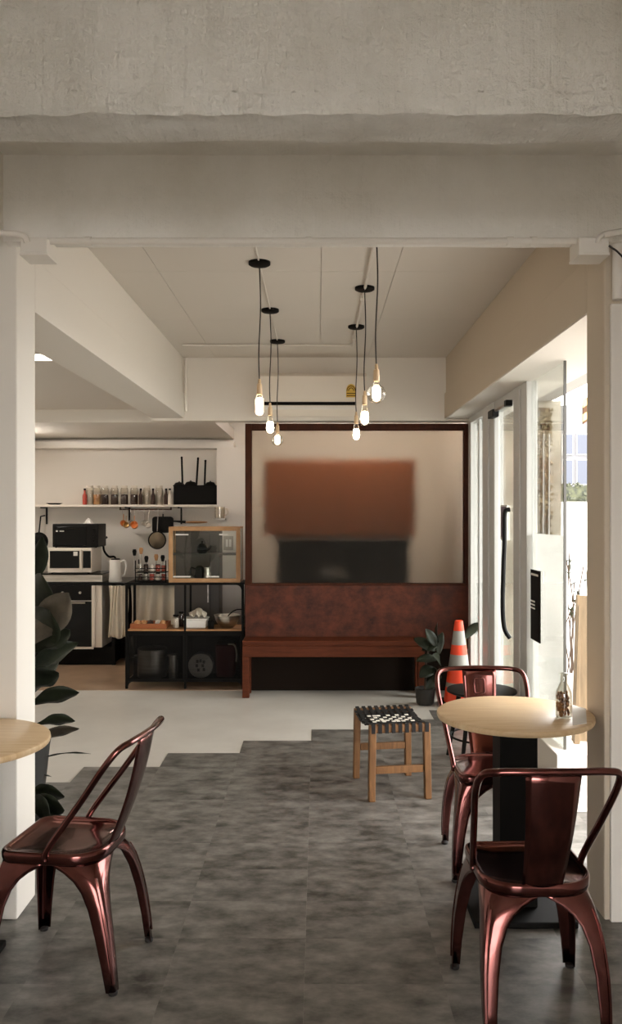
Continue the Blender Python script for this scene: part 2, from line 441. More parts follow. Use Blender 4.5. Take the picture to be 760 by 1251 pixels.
o = rough_beam('wall_beam_front', 'concrete', -1.75, 1.6, 2.09, 2.235, 2.574, ZC, .008, 3.0, nx=300, nz=70, seam=2.632); o['label'] = 'rough painted concrete beam'
o = rough_beam('wall_beam_cross', 'concrete2', XL-.03, 1.6, DC0-.06, DC0+.005, 2.645, ZC, .003, 11.0, seam=2.82); o['label'] = 'smoother painted concrete cross beam with a casting seam'

# ------------------------------------------------------------------ shopfront glazing
def pane(parent, y0, y1, z0, z1, x=XG, name='pane', m='glass', t=.008):
    return G().box(x-t/2, x+t/2, y0, y1, z0, z1).build(name, M[m], parent)
w1 = struct('window_1', (XG, 7.0, 0), 'fixed glass panel beside the partition')
for (a, b_) in ((6.72, 6.80), (7.34, 7.42)):
    G().box(XG-.03, XG+.03, a, b_, 0, 2.44).build('mullion', M['whitemetal'], w1, bevel=.003)
G().box(XG-.03, XG+.03, 6.80, 7.34, 2.38, 2.44).build('head_rail', M['whitemetal'], w1)
G().box(XG-.03, XG+.03, 6.80, 7.34, 0, .08).build('bottom_rail', M['whitemetal'], w1)
pane(w1, 6.80, 7.34, .08, 2.38)
G().box(XG-.012, XG+.012, 7.04, 7.075, .08, 2.38).build('glazing_bar', M['whitemetal'], w1)
d1 = struct('door_1', (XG, 6.2, 0), 'glass shop door in a white aluminium frame')
G().box(XG-.035, XG+.035, 6.34, 6.715, 0, 2.44).build('jamb', M['whitemetal'], d1, bevel=.006)
G().box(XG-.05, XG-.036, 6.50, 6.53, 0, 2.40).build('jamb_rib', M['whitemetal'], d1)
G().box(XG-.035, XG+.035, 5.36, 5.72, 0, 2.44).build('jamb', M['whitemetal'], d1, bevel=.006)
G().box(XG-.05, XG-.036, 5.50, 5.53, 0, 2.40).build('jamb_rib', M['whitemetal'], d1)
G().box(XG-.03, XG+.03, 5.725, 6.335, 2.36, 2.44).build('head_rail', M['whitemetal'], d1)
G().box(XG-.02, XG+.02, 5.725, 6.335, .02, .12).build('bottom_rail', M['whitemetal'], d1)
pane(d1, 5.725, 6.335, .12, 2.36)
h = G(); h.tube(smooth_path([(XG-.01,5.93,1.625),(XG-.045,5.93,1.60),(XG-.048,5.93,1.40),(XG-.055,5.93,1.2),(XG-.06,5.93,.95),(XG-.048,5.93,.80),(XG-.01,5.93,.73)], 5), .016, 8)
o = h.build('handle', M['blackplastic'], d1, smooth=True); o['label'] = 'black pull handle'
c = G(); c.box(XG-.085, XG-.036, 6.16, 6.33, 2.30, 2.355); o = c.build('door_closer', M['blackplastic'], d1, bevel=.005); o['label'] = 'door closer'
G().tube([(XG-.06,6.16,2.345),(XG-.06,5.80,2.345)], .012, 8).build('closer_arm', M['steel'], d1, smooth=True)
G().box(XG-.08, XG-.036, 5.74, 5.80, 2.325, 2.365).build('closer_shoe', M['blackplastic'], d1)
w2 = struct('window_2', (XG, 5.0, 0), 'frameless glass panel standing on the white kerb')
pane(w2, 4.65, 5.36, .31, 2.44)
G().box(XG-.007, XG+.007, 4.64, 4.65, .31, 2.44).build('glass_edge', mat('dark_glass_edge', (62,60,54), .3), w2)
G().box(XG+.005, XG+.008, 4.66, 5.35, .32, PZ(653, 5.0)).build('frosted_film', M['film'], w2)
wallbox('trim_2', 'paint', 1.28, 2.0, 4.55, 5.36, 0, .31, label='white kerb under the shopfront glass', bevel=.006)
wallbox('trim_3', 'paint', 1.32, 1.6, 6.75, 7.42, 0, .02)

# notices taped to the glass
s = thing('paper_notice', 'white paper notice with purple-grey print taped inside the glass door', 'notice', (XG-.008, 6.12, PZ(660, 6.12)))
G().box(XG-.0085, XG-.0055, 6.03, 6.24, PZ(660,6.1), PZ(617,6.1)).build('sheet', M['paper'], s)
G().box(XG-.0095, XG-.0085, 6.06, 6.22, PZ(657,6.1), PZ(619,6.1)).build('print', M['purple'], s)
s = thing('letter_strip', 'vertical strip of small dark characters stuck on the glass door', 'sticker', (XG-.008, 5.78, PZ(776, 5.78)))
rs = random.Random(4)
for k in range(7):
    z = PZ(700 + k*11, 5.78)
    q = G(); q.box(XG-.0075, XG-.0055, 5.755, 5.83, z-.018, z-.006); q.box(XG-.0075, XG-.0055, 5.80, 5.83, z-.044, z-.018)
    if k % 2: q.box(XG-.0075, XG-.0055, 5.755, 5.78, z-.050, z-.030)
    q.build('character', M['blackplastic'], s)
s = thing('black_sign', 'black rectangular sign board with three pale strokes on the frosted glass', 'sign', (XG-.01, 5.26, PZ(784, 5.26)))
ya, yb = XG*F/(662-CX), XG*F/(648-CX)
zb, zt = PZ(784, 5.2), PZ(697, 5.2)
yb = min(yb, 5.34)
G().box(XG-.014, XG-.0055, ya, yb, zb, zt).build('board', M['black'], s, bevel=.002)
G().box(XG-.016, XG-.014, ya+.03, yb-.02, zt-.035, zt-.022).build('stroke', M['paper'], s)
for k in range(3):
    z = PZ(736 + k*4.2, 5.2); G().box(XG-.016, XG-.014, (ya+yb)/2, yb-.01, z-.0045, z+.0045).build('stroke', M['paper'], s)

# ================================================================== FURNITURE
# ---- dark walnut partition with frosted pane
PD = 7.62
pt = thing('partition_screen', 'dark walnut partition with a frosted glass pane over a rust-brown panel', 'partition', (PX(437, PD), PD, 0))
xa, xb = PX(299.5, PD), PX(575, PD); zt = PZ(517.5, PD); zm = PZ(712.5, PD); z0 = PZ(786, PD)
fw = PX(307.5, PD) - PX(299.5, PD)
for (a, b_) in ((xa, xa+fw), (xb-fw, xb)):
    G().box(a, b_, PD, PD+.08, zm, zt).build('post', M['walnut'], pt, bevel=.003)
G().box(xa+fw, xb-fw, PD, PD+.08, zt-fw, zt).build('head_rail', M['walnut'], pt, bevel=.003)
G().box(xa, xb, PD, PD+.08, zm-.02, zm).build('sill_rail', M['walnut'], pt, bevel=.003)
G().box(xa+fw, xb-fw, PD+.03, PD+.038, zm, zt-fw).build('frosted_pane', M['frosted'], pt)
G().box(xa, xb, PD, PD+.075, z0-.05, zm-.02).build('panel', M['panel'], pt, bevel=.004)
G().box(xa+.02, xb-.02, PD+.05, PD+.075, .003, z0-.05).build('kick_panel', M['matte_dark'], pt)
# ---- bench in front of it
BD = 7.36
bx0, bx1 = PX(296, BD), PX(519, BD)
bt = PZ(783, BD)
be = thing('bench', 'long dark walnut bench built against the partition', 'bench', ((bx0+bx1)/2, BD, 0))
G().box(bx0, bx1, BD, PD-.001, bt-.045, bt).build('seat', M['bench'], be, bevel=.006)
G().box(bx0+.0, bx1, BD+.006, BD+.03, PZ(803, BD), bt-.045).build('apron', M['bench'], be, bevel=.003)
for a in (bx0, bx1-.06):
    G().box(a, a+.06, BD, BD+.06, .001, PZ(803, BD)).build('leg', M['bench'], be, bevel=.004)
    G().box(a, a+.06, PD-.07, PD-.01, .001, bt-.045).build('leg', M['bench'], be, bevel=.004)
# ---- what shows through the frosted pane
c = thing('wall_cupboard', 'wide brown wooden cupboard blurred behind the frosted pane', 'cupboard', (.22, 8.3, 1.39))
G().pbox(322, 508, 561, 655, 8.25, 8.6).build('body', M['brownpanel'], c, bevel=.01)
G().box(PX(415, 8.25)-.004, PX(415, 8.25)+.004, 8.243, 8.25, PZ(650,8.25), PZ(566,8.25)).build('door_gap', M['walnut'], c)
c = thing('coffee_counter', 'black back counter blurred behind the frosted pane below the cupboard', 'counter', (.22, 8.4, 0.003))
G().box(PX(338,8.25), PX(500,8.25), 8.25, 8.75, .003, PZ(664,8.25)).build('body', M['matte_dark'], c, bevel=.01)
G().box(PX(335,8.25), PX(503,8.25), 8.22, 8.76, PZ(664,8.25), PZ(657,8.25)).build('top', M['matte_dark'], c, bevel=.005)
G().pbox(392, 422, 694, 706, 8.24, 8.25).build('door_plate', M['darkgrey'], c)
# tube battens: the one behind the partition is added to brighten that space
def batten(name, label, x, y, z, ln, alongx=True, tm='fill_tube'):
    t = thing(name, label, 'light', (x, y, z))
    if alongx:
        G().box(x-ln/2, x+ln/2, y-.03, y+.03, z-.03, z).build('housing', M['whiteplastic'], t)
        G().tube([(x-ln/2+.02, y, z-.05), (x+ln/2-.02, y, z-.05)], .014, 10).build('tube', M[tm], t, smooth=True)
        for s_ in (-1, 1): G().box(x+s_*(ln/2-.01)-.01, x+s_*(ln/2-.01)+.01, y-.018, y+.018, z-.07, z-.03).build('end_cap', M['whiteplastic'], t)
    else:
        G().box(x-.03, x+.03, y-ln/2, y+ln/2, z-.03, z).build('housing', M['whiteplastic'], t)
        G().tube([(x, y-ln/2+.02, z-.05), (x, y+ln/2-.02, z-.05)], .014, 10).build('tube', M[tm], t, smooth=True)
        for s_ in (-1, 1): G().box(x-.018, x+.018, y+s_*(ln/2-.01)-.01, y+s_*(ln/2-.01)+.01, z-.07, z-.03).build('end_cap', M['whiteplastic'], t)
    return t
batten('fluorescent_batten', 'fluorescent tube added on the ceiling to brighten the room behind the frosted partition', .3, 7.98, 2.96, 1.2)
batten('fluorescent_batten', 'fluorescent tube light on the low ceiling behind the white column', -1.62-.3, 5.0, 2.56, 1.2, True, 'dim_tube')
batten('fluorescent_batten', 'unseen fluorescent tube added under the kitchen soffit to brighten the kitchen', -3.12, 8.4, 2.44, .9, False)  # unseen tube added to brighten the kitchen wall

# ---- air conditioner
AD = 7.32
ac = thing('air_conditioner', 'white split air conditioner on the wall above the partition', 'air conditioner', (0, AD, 2.46))
ax0, ax1 = PX(316, AD), PX(448, AD); az0, az1 = PZ(508, AD), PZ(455, AD)
g = G(); prof = [(DH, az0+.02), (AD+.05, az0), (AD+.012, az0+.05), (AD, az0+.10), (AD, az1-.03), (AD+.03, az1), (DH, az1)]
g.prism(prof, 'x', ax0, ax1); g.build('housing', M['cream'], ac, bevel=.006)
G().box(PX(323,AD), PX(434,AD), AD-.004, AD+.02, PZ(495,AD), PZ(491,AD)).build('air_slot', M['blackgloss'], ac)
G().box(PX(323,AD), PX(434,AD), AD-.002, AD+.015, PZ(500,AD), PZ(496.5,AD)).build('vane', M['whiteplastic'], ac)
# energy label: arch shape with arcs
lx, lz, lw_ = PX(429, AD), PZ(485.5, AD), .042
lab = G(); arch = [(lx-lw_, lz), (lx+lw_, lz), (lx+lw_, lz+.06)] + [(lx+lw_*math.cos(a*math.pi/10), lz+.06+.055*math.sin(a*math.pi/10)) for a in range(1, 11)]
lab.prism(arch, 'y', AD-.003, AD-.0005); lo = lab.build('energy_label', M['yellow'], ac)
for rr in (.036, .022):
    G().tube([(lx+rr*math.cos(a*math.pi/12), AD-.004, lz+.055+rr*1.2*math.sin(a*math.pi/12)) for a in range(13)], .003, 6).build('label_arc', M['walnut'], lo)
for k in range(2): G().box(lx-lw_+.004, lx+lw_-.004, AD-.0045, AD-.003, lz+.012+.018*k, lz+.019+.018*k).build('label_bar', M['walnut'], lo)
G().cyl((PX(355,AD), AD-.002, PZ(483,AD)), .006, .004, 10).build('indicator', M['whiteplastic'], ac)

# ---- pendant lamps
def pendant(x, d, kind, label):
    t = thing('pendant_lamp', label, 'lamp', (x, d, ZC), group='bare bulb pendant lamps')
    G().lathe([(.012,-.024),(.05,-.021),(.06,-.015),(.06,0)], (x,d,ZC), 24).build('canopy', M['black'], t, smooth=True)
    zb = 2.135
    hb = {'tube': .125, 'pear': .135, 'globe': .115}[kind]
    zs = zb + hb
    cord = smooth_path([(x,d,ZC-.03),(x+.006,d,ZC-.25),(x-.004,d,ZC-.5),(x,d,zs+.07)], 5)
    G().tube(cord, .0035, 6).build('cord', M['cable'], t, smooth=True)
    G().lathe([(.004,.078),(.008,.072),(.009,.052),(.014,.048),(.016,.0),(.014,-.008)][::-1], (x,d,zs), 16).build('socket', M['socket'], t, smooth=True)
    if kind == 'tube': prof = [(.004,0),(.018,.006),(.024,.02),(.025,.085),(.02,.105),(.014,.125)]
    elif kind == 'pear': prof = [(.004,0),(.018,.004),(.03,.02),(.032,.04),(.028,.065),(.02,.1),(.014,.135)]
    else: prof = [(.047*math.cos(a), .047+.047*math.sin(a)) for a in [R(x_) for x_ in range(-85, 70, 15)]] + [(.014,.098),(.014,.115)]
    b_ = G().lathe(prof, (x,d,zb), 20).build('bulb', M['bulbglass'], t, smooth=True)
    fr, fh, fz = {'tube': (.021,.088,.010), 'pear': (.022,.075,.012), 'globe': (.02,.068,.018)}[kind]
    G().lathe([(fr*.6,0),(fr,.008),(fr,fh-.008),(fr*.5,fh)], (x,d,zb+fz), 14).build('filament', M['filament'], b_, smooth=True)
pendant(-.319, 4.675, 'tube', 'pendant lamp with a straight tube bulb, beside the left wall beam')
pendant(-.321, 5.764, 'pear', 'pear-shaped bulb pendant between the tube bulb pendant and the small globe pendant')
pendant(-.32, 6.80, 'globe', 'small globe bulb pendant hanging last in its row by the air conditioner')
pendant(.287, 4.15, 'globe', 'large clear globe bulb pendant with brass socket over the tables side of the room')
pendant(.288, 5.2, 'pear', 'pear-shaped bulb pendant hanging next to the large clear globe pendant')
pendant(.285, 6.27, 'pear', 'pear-shaped bulb pendant hanging in front of the air conditioner energy label')
# ceiling conduit feeding them
cd = thing('ceiling_conduit', 'thin white electrical conduit running along the ceiling between the pendant lamps', 'conduit', (0, 6.93, ZC))
G().tube([(-.32, 3.5, ZC-.006), (-.32, 6.93, ZC-.006)], .005, 8).build('pipe', M['ceil'], cd, smooth=True)
G().tube([(.288, 3.5, ZC-.014), (.288, 6.9, ZC-.014), (.27, 6.93, ZC-.014), (-1.1, 6.93, ZC-.012)], .009, 8).build('pipe', M['ceil'], cd, smooth=True)
G().tube([(XL+.02, 7.50, ZC-.02), (XL+.02, 7.50, 2.5)], .012, 8).build('pipe', M['paint'], cd, smooth=True)
for y in (4.3, 5.4, 6.6):
    G().box(.27, .306, y-.008, y+.008, ZC-.03, ZC).build('clip', M['paint'], cd)
# conduit on the cross beam with its junction boxes
fc = thing('beam_conduit', 'white conduit with two junction boxes along the lower edge of the cross beam', 'conduit', (0, DC0-.08, 2.64))
zc_ = PZ(294.5, DC0-.085)
G().tube([(XL+.12, DC0-.085, zc_), (XR-.09, DC0-.085, zc_)], .013, 10).build('pipe', M['paint'], fc, smooth=True)
for px_ in (108, 377, 623, 652):
    x = PX(px_, DC0-.085); G().tube([(x-.012, DC0-.085, zc_), (x+.012, DC0-.085, zc_)], .017, 10).build('coupling', M['paint'], fc, smooth=True)
for (a, b_) in ((25, 58), (707, 744)):
    G().box(PX(a,DC0-.12), PX(b_,DC0-.12), DC0-.125, DC0-.002, PZ(309,DC0-.12), PZ(290,DC0-.12)).build('junction_box', M['paint'], fc, bevel=.004)
    G().box(PX(a-.5,DC0-.12), PX(b_+.5,DC0-.12), DC0-.127, DC0-.002, PZ(312,DC0-.12), PZ(309,DC0-.12)).build('box_lid', M['paint'], fc)
dj = DC0-.14
G().tube(smooth_path([P(731,296,dj+.01), P(733,290,dj), P(742,286,dj), P(775,280,dj-.1)], 5), .012, 8).build('flexible_hose', M['paint'], fc, smooth=True)
G().tube(smooth_path([P(33,296,dj+.01), P(29,288,dj), P(14,285,dj), P(-20,284,dj-.1)], 5), .012, 8).build('flexible_hose', M['paint'], fc, smooth=True)
G().tube(smooth_path([P(744,300,dj), P(748,303,dj), P(756,309,dj), P(775,330,dj)], 5), .004, 6).build('black_cable', M['cable'], fc, smooth=True)
v = G().tube([P(755,280,DC0-.03), P(755,366,DC0-.03)], .022, 12).build('wall_pipe', M['paint'], smooth=True)
tag(v, 'short white vertical pipe at the top of the right column', 'pipe')

# ---- copper bistro chairs
def rounded(hw, yf, yr, rf, rr, n=7):
    pts = []
    for (cx, cy, r, a0) in ((hw-rf, yf-rf, rf, 0), (-hw+rf, yf-rf, rf, 90), (-hw+rr, yr+rr, rr, 180), (hw-rr, yr+rr, rr, 270)):
        for k in range(n+1):
            a = R(a0 + 90*k/n); pts.append((cx + r*math.cos(a), cy + r*math.sin(a)))
    return pts
def make_chair(label, loc, rz):
    t = thing('metal_chair', label, 'chair', loc, rz, 'copper metal bistro chairs')
    out = rounded(.18, .18, -.18, .05, .12)
    rings = [(.965,.412),(.985,.415),(1.0,.428),(1.0,.442),(.985,.451),(.955,.453),(.92,.448),(.86,.441),(.5,.437),(.02,.436)]
    g = G(); n = len(out)
    v = [(x*s, y*s, z) for (s, z) in rings for (x, y) in out]
    f = [(a*n+i, a*n+(i+1) % n, (a+1)*n+(i+1) % n, (a+1)*n+i) for a in range(len(rings)-1) for i in range(n)]
    f.append(tuple((len(rings)-1)*n+i for i in range(n)))
    g.add(v, f).build('seat', M['copper'], t, local=True, smooth='all')
    # legs: bent sheet flaring into arches under the seat
    tw = [(0,.172),(.035,.150),(.08,.118),(.14,.09),(.22,.07),(.35,.056),(.55,.047),(.8,.038),(1,.032)]
    for sx in (1, -1):
        for sy in (1, -1):
            top = Vector((sx*.176, sy*.176, .420)); foot = Vector((sx*(.215 if sy > 0 else .19), (.205 if sy > 0 else -.245), .008))
            kk = .16 if sy > 0 else .5
            g = G(); nu = 12; vs_ = []
            for (tt, w) in tw:
                c = top.lerp(foot, tt); c.x += sx*.012*math.sin(math.pi*tt); c.y += sy*.010*math.sin(math.pi*tt)
                kq = kk*(1-tt) + .2*tt
                for i in range(nu+1):
                    u = -1 + 2*i/nu
                    fa = (math.sqrt(u*u+kq*kq) - u)/2; fb = (math.sqrt(u*u+kq*kq) + u)/2
                    vs_.append((c.x - sx*w*fa, c.y - sy*w*fb, c.z))
            f = [(a*(nu+1)+i, a*(nu+1)+i+1, (a+1)*(nu+1)+i+1, (a+1)*(nu+1)+i) for a in range(len(tw)-1) for i in range(nu)]
            g.add(vs_, f)
            rib = []
            for q in range(9):
                tt = .12 + .8*q/8; c = top.lerp(foot, tt); c.x += sx*.012*math.sin(math.pi*tt); c.y += sy*.010*math.sin(math.pi*tt)
                w = [b1 + (b2-b1)*(tt-a1)/(a2-a1) for (a1,b1),(a2,b2) in zip(tw, tw[1:]) if a1 <= tt <= a2][0]
                kq = (kk*(1-tt) + .2*tt)/2
                rib.append((c.x - sx*w*kq, c.y - sy*w*kq, c.z))
            g.tube(rib, .005, 6)
            lg = g.build('leg', M['copper'], t, local=True, smooth=True, solid=.003)
            ft = G(); fx, fy = foot.x - sx*.012, foot.y - sy*.012
            ft.lathe([(.015,0),(.0165,.004),(.0165,.010),(.014,.012)], (fx, fy, 0), 12).build('rubber_foot', M['rubber'], lg, local=True, smooth=True)
    # bent tube back
    pts = [(.178,.005,.425),(.181,-.005,.47),(.203,-.130,.64),(.216,-.215,.760),(.205,-.262,.818),(.16,-.287,.833),(.08,-.298,.836),(0,-.302,.837)]
    pts = pts + [(-x, y, z) for (x, y, z) in pts[-2::-1]]
    G().tube(smooth_path(pts, 5), .0115, 10).build('back_tube', M['copper'], t, local=True, smooth='all')
    def sp(u, v_, off=0):
        z = .43 + (.828-.43)*v_
        y = -.172 - .126*v_ - .016*math.sin(math.pi*v_) + off
        hw = .062 + .022*v_
        uu = (u-.5)*2
        return (uu*hw, y + .010*uu*uu, z)
    s_ = G().grid(sp, 8, 14).build('splat', M['copper'], t, local=True, smooth='all', solid=.003)
    # embossed rectangle
    em = []
    for (u, v_) in ((.34,.72),(.66,.72),(.66,.9),(.34,.9)): em.append(sp(u, v_, .003))
    pth = []
    for i in range(4):
        a, b_ = Vector(em[i]), Vector(em[(i+1) % 4]); pth += [a.lerp(b_, .12), a.lerp(b_, .5), a.lerp(b_, .88)]
    G().tube(pth, .004, 6, closed=True).build('embossed_frame', M['copper'], s_, local=True, smooth='all')
    return t
make_chair('dark copper metal chair at the bottle table, its splat turned to the room', (.69, 2.80, .0035), R(1.5))
make_chair('copper metal chair on the cone side of the round table, partly tucked under it', (.797, 3.885, .0035), R(181))
make_chair('dark copper metal chair facing sideways beside the white column and leafy plant', (-.885, 3.034, .0035), R(82))

# ---- round pedestal tables
def table(label, x, y, h, r, base):
    t = thing('pedestal_table', label, 'table', (x, y, .0035))
    G().lathe([(r-.02,h-.028),(r-.004,h-.024),(r,h-.014),(r-.002,h-.004),(r-.008,h)], (x,y,0), 64).build('tabletop', M['table'], t, smooth=True)
    G().box(x-.075, x+.075, y-.075, y+.075, .028, h-.039).build('pedestal', M['black'], t, bevel=.004)
    G().box(x-.15, x+.15, y-.15, y+.15, h-.039, h-.028).build('mount_plate', M['black'], t)
    G().box(x-base, x+base, y-base, y+base, .0036, .028).build('base', M['black'], t, bevel=.005)
table('round pale wood pedestal table holding a small glass bottle', .803, 3.467, .79, .315, .20)
table('round pale wood pedestal table standing against the white column by the plant', -1.278, 3.012, .80, .32, .13)
# bottle with dried flowers
bx, by, bz = .979, 3.383, .7905
bo = thing('glass_bottle', 'small clear glass bottle holding amber dried flowers on the table', 'bottle', (bx, by, bz))
G().lathe([(.004,0),(.030,.001),(.032,.008),(.032,.085),(.030,.102),(.020,.124),(.0135,.136),(.0125,.165),(.0155,.167),(.0155,.175),(.011,.176)], (bx,by,bz), 24).build('body', M['bottleglass'], bo, smooth=True)
g = G(); rs = random.Random(2)
for k in range(95):
    a = rs.random()*6.28; rr = .022*math.sqrt(rs.random()); z = .012 + .088*rs.random()
    q = .009 - .004*z/.1
    g.ball((bx+rr*math.cos(a)-.004, by+rr*math.sin(a), bz+z), q*rs.uniform(.6,1.1), q*.8, q*rs.uniform(.7,1.5), 7, 5)
g.build('dried_flowers', M['amber'], bo, smooth=True, kind='stuff')
pc = G(); a0 = [P(699,862,1), P(716,866,1), P(717,884,1), P(700,886,1)]
pts = [((p[0])*((H-.791)/(H-p[2])), (H-.791)/(H-p[2])) for p in a0]
pc.prism([pts[3], pts[2], pts[1], pts[0]], 'z', .7905, .793); tag(pc.build('white_sheet', M['paper'], bevel=.0005), 'flat white sheet lying beside the bottle on the round table', 'paper')  # thin white quad laid flat on the tabletop

# ---- woven stool
st = thing('woven_stool', 'low wooden stool with a black and white woven strap seat', 'stool', (.425, 4.95, .0035), R(9))
SW, SD, SH = .155, .205, .422
for sx in (1,-1):
    for sy in (1,-1):
        g = G(); x, y = sx*SW, sy*SD
        g.add([(x+a*.019+sx*.006, y+b_*.019+sy*.008, 0) for a, b_ in ((-1,-1),(1,-1),(1,1),(-1,1))] + [(x+a*.02, y+b_*.02, SH-.012) for a, b_ in ((-1,-1),(1,-1),(1,1),(-1,1))],
              [(3,2,1,0),(4,5,6,7),(0,1,5,4),(1,2,6,5),(2,3,7,6),(3,0,4,7)])
        g.build('leg', M['stoolwood'], st, local=True, bevel=.006)
for sy in (1,-1):
    G().box(-SW+.018, SW-.018, sy*SD-.013, sy*SD+.013, .15 if sy < 0 else .17, .19 if sy < 0 else .21).build('stretcher', M['stoolwood'], st, local=True, bevel=.003)
    G().box(-SW-.02, SW+.02, sy*SD-.018, sy*SD+.018, SH-.045, SH).build('rail', M['stoolwood'], st, local=True, bevel=.007)
def sag(y): return SH + .004 - .030*(1 - min(1, abs(y)/(SD+.01))**2)
webm = mat('black_leather_strap', (22,20,19), .7, spec=.25)
NS = 9
for i in range(NS):
    xc = -SW + .002 + (2*SW-.004)*i/(NS-1)
    pts = []
    for k in range(17):
        y = -SD-.02 + (2*SD+.04)*k/16; pts.append((y, sag(y)))
    pts = [(-SD-.0215, SH-.047)] + pts + [(SD+.0215, SH-.047)]
    g = G(); v = []
    for (y, z) in pts: v += [(xc-.0105, y, z+.002), (xc+.0105, y, z+.002)]
    f = [(2*k, 2*k+1, 2*k+3, 2*k+2) for k in range(len(pts)-1)]
    g.add(v, f).build('strap', webm, st, local=True, solid=.003)
for j in range(9):
    y0 = -SD + .028 + (2*SD-.056-.034)*j/8; y1 = y0 + .034
    g = G(); g.grid(lambda u, v_: (-SW-.024 + (2*SW+.048)*u, y0 + (y1-y0)*v_, sag(y0+(y1-y0)*v_) - .0025 + .002*math.cos(u*math.pi*18 + j*math.pi)), 36, 1)
    g.build('cross_strap', webm, st, local=True, solid=.003)
g = G()
for j in range(5):
    for i in range(9):
        if (i + j) % 2 == 0 or rs.random() < .25:
            xc = -SW*.72 + 2*SW*.72*i/8 + rs.uniform(-.002,.002); yc = -.075 + .036*j; z = sag(yc) + .0045
            g.box(xc-.0105, xc+.0105, yc-.010, yc+.010, z, z+.0035)
g.build('white_weave', mat('white_cotton_cord', (220,214,202), .8), st, local=True, kind='stuff')

# ---- small black stool behind the far chair
bs = thing('black_stool', 'low black stool with four thin legs behind the tucked-in copper chair', 'stool', (1.06, 5.5, .0035), R(8))
G().lathe([(.02,.432),(.20,.436),(.225,.447),(.222,.458),(.20,.462)], (0,0,0), 36).build('seat', M['blackplastic'], bs, local=True, smooth=True)
for a in (40, 140, 220, 320):
    ca, sa = math.cos(R(a)), math.sin(R(a))
    G().tube([(.15*ca,.15*sa,.436), (.235*ca,.235*sa,0)], [.017,.012], 8).build('leg', M['blackplastic'], bs, local=True, smooth=True)
G().tube([(.2*math.cos(R(10*k)), .2*math.sin(R(10*k)), .16) for k in range(36)], .007, 6, closed=True).build('foot_ring', M['blackplastic'], bs, local=True, smooth=True)

# ---- traffic cone
cx, cd_ = 1.175, 7.08
cn = thing('traffic_cone', 'orange traffic cone with grey reflective bands', 'cone', (cx, cd_, .001))
def crad(z): return .125 + (.034-.125)*(z-.05)/(.70-.05)
for (za, zb_, mm, nm) in ((.04,.16,'orange','orange_band'),(.16,.20,'conegrey','grey_band'),(.20,.33,'orange','orange_band'),(.33,.43,'conegrey','grey_band'),(.43,.51,'orange','orange_band'),(.51,.625,'conegrey','grey_band'),(.625,.705,'orange','orange_tip')):
    prof = [(crad(za), za), (crad(zb_), zb_)]
    if nm == 'orange_tip': prof += [(.026, .71)]
    G().lathe(prof, (cx,cd_,0), 28).build(nm, M[mm], cn, smooth=True)
g = G(); g.prism([(cx+p[0], cd_+p[1]) for p in rounded(.145,.145,-.145,.035,.035)], 'z', .001, .04); g.build('base', M['black'], cn, bevel=.004)

# ---- plants
def leaf(base, tip, width, mt, parent, name='leaf', droop=.15, fold=.18, shape='fig', side=None, twist=0):
    b_, t_ = Vector(base), Vector(tip); ax = t_ - b_; ln = ax.length; ax.normalize()
    up = Vector((0,0,1)); sd = ax.cross(up)
    if sd.length < .05: sd = Vector((1,0,0))
    sd.normalize(); nn = sd.cross(ax)
    if twist: 
        rot = Matrix.Rotation(twist, 3, ax); sd = rot @ sd; nn = rot @ nn
    g = G(); nl = 12; v = []
    for k in range(nl+1):
        t = k/nl
        if shape == 'fig': w = width*(math.sin(math.pi*min(1, t**1.35*.98+.02))**.75)*(1-.25*math.cos(math.pi*t*2)*(.4))
        else: w = width*math.sin(math.pi*min(1, t*.97+.03))**.8
        c = b_ + ax*ln*t + nn*(droop*ln*math.sin(math.pi*t))
        for (q, lift) in ((-1, fold), (-.5, fold*.35), (0, 0), (.5, fold*.35), (1, fold)):
            v.append(c + sd*(w*q) + nn*(lift*w + .06*w*math.sin(t*14+q*3)))
    f = [(a*5+i, a*5+i+1, (a+1)*5+i+1, (a+1)*5+i) for a in range(nl) for i in range(4)]
    g.add(v, f)
    o = g.build(name, mt, parent, smooth='all', solid=.0015)
    return o
PXc, PDc = -1.66, 4.75
fp = thing('fiddle_leaf_plant', 'tall dark fiddle leaf plant behind the white column', 'plant', (PXc, PDc, .001))
G().lathe([(.11,.001),(.13,.02),(.16,.30),(.165,.33),(.15,.33),(.145,.29),(.01,.28)], (PXc,PDc,0), 28).build('pot', M['pot'], fp, smooth=True)
G().cyl((PXc,PDc,.285), .143, .012, 24).build('soil', M['soil'], fp)
stem = smooth_path([(PXc,PDc,.28),(PXc+.01,PDc,.6),(PXc-.02,PDc+.02,1.0),(PXc+.01,PDc,1.45)], 5)
G().tube(stem, [.018-.010*i/(len(stem)-1) for i in range(len(stem))], 8).build('stem', M['trunk'], fp, smooth=True)
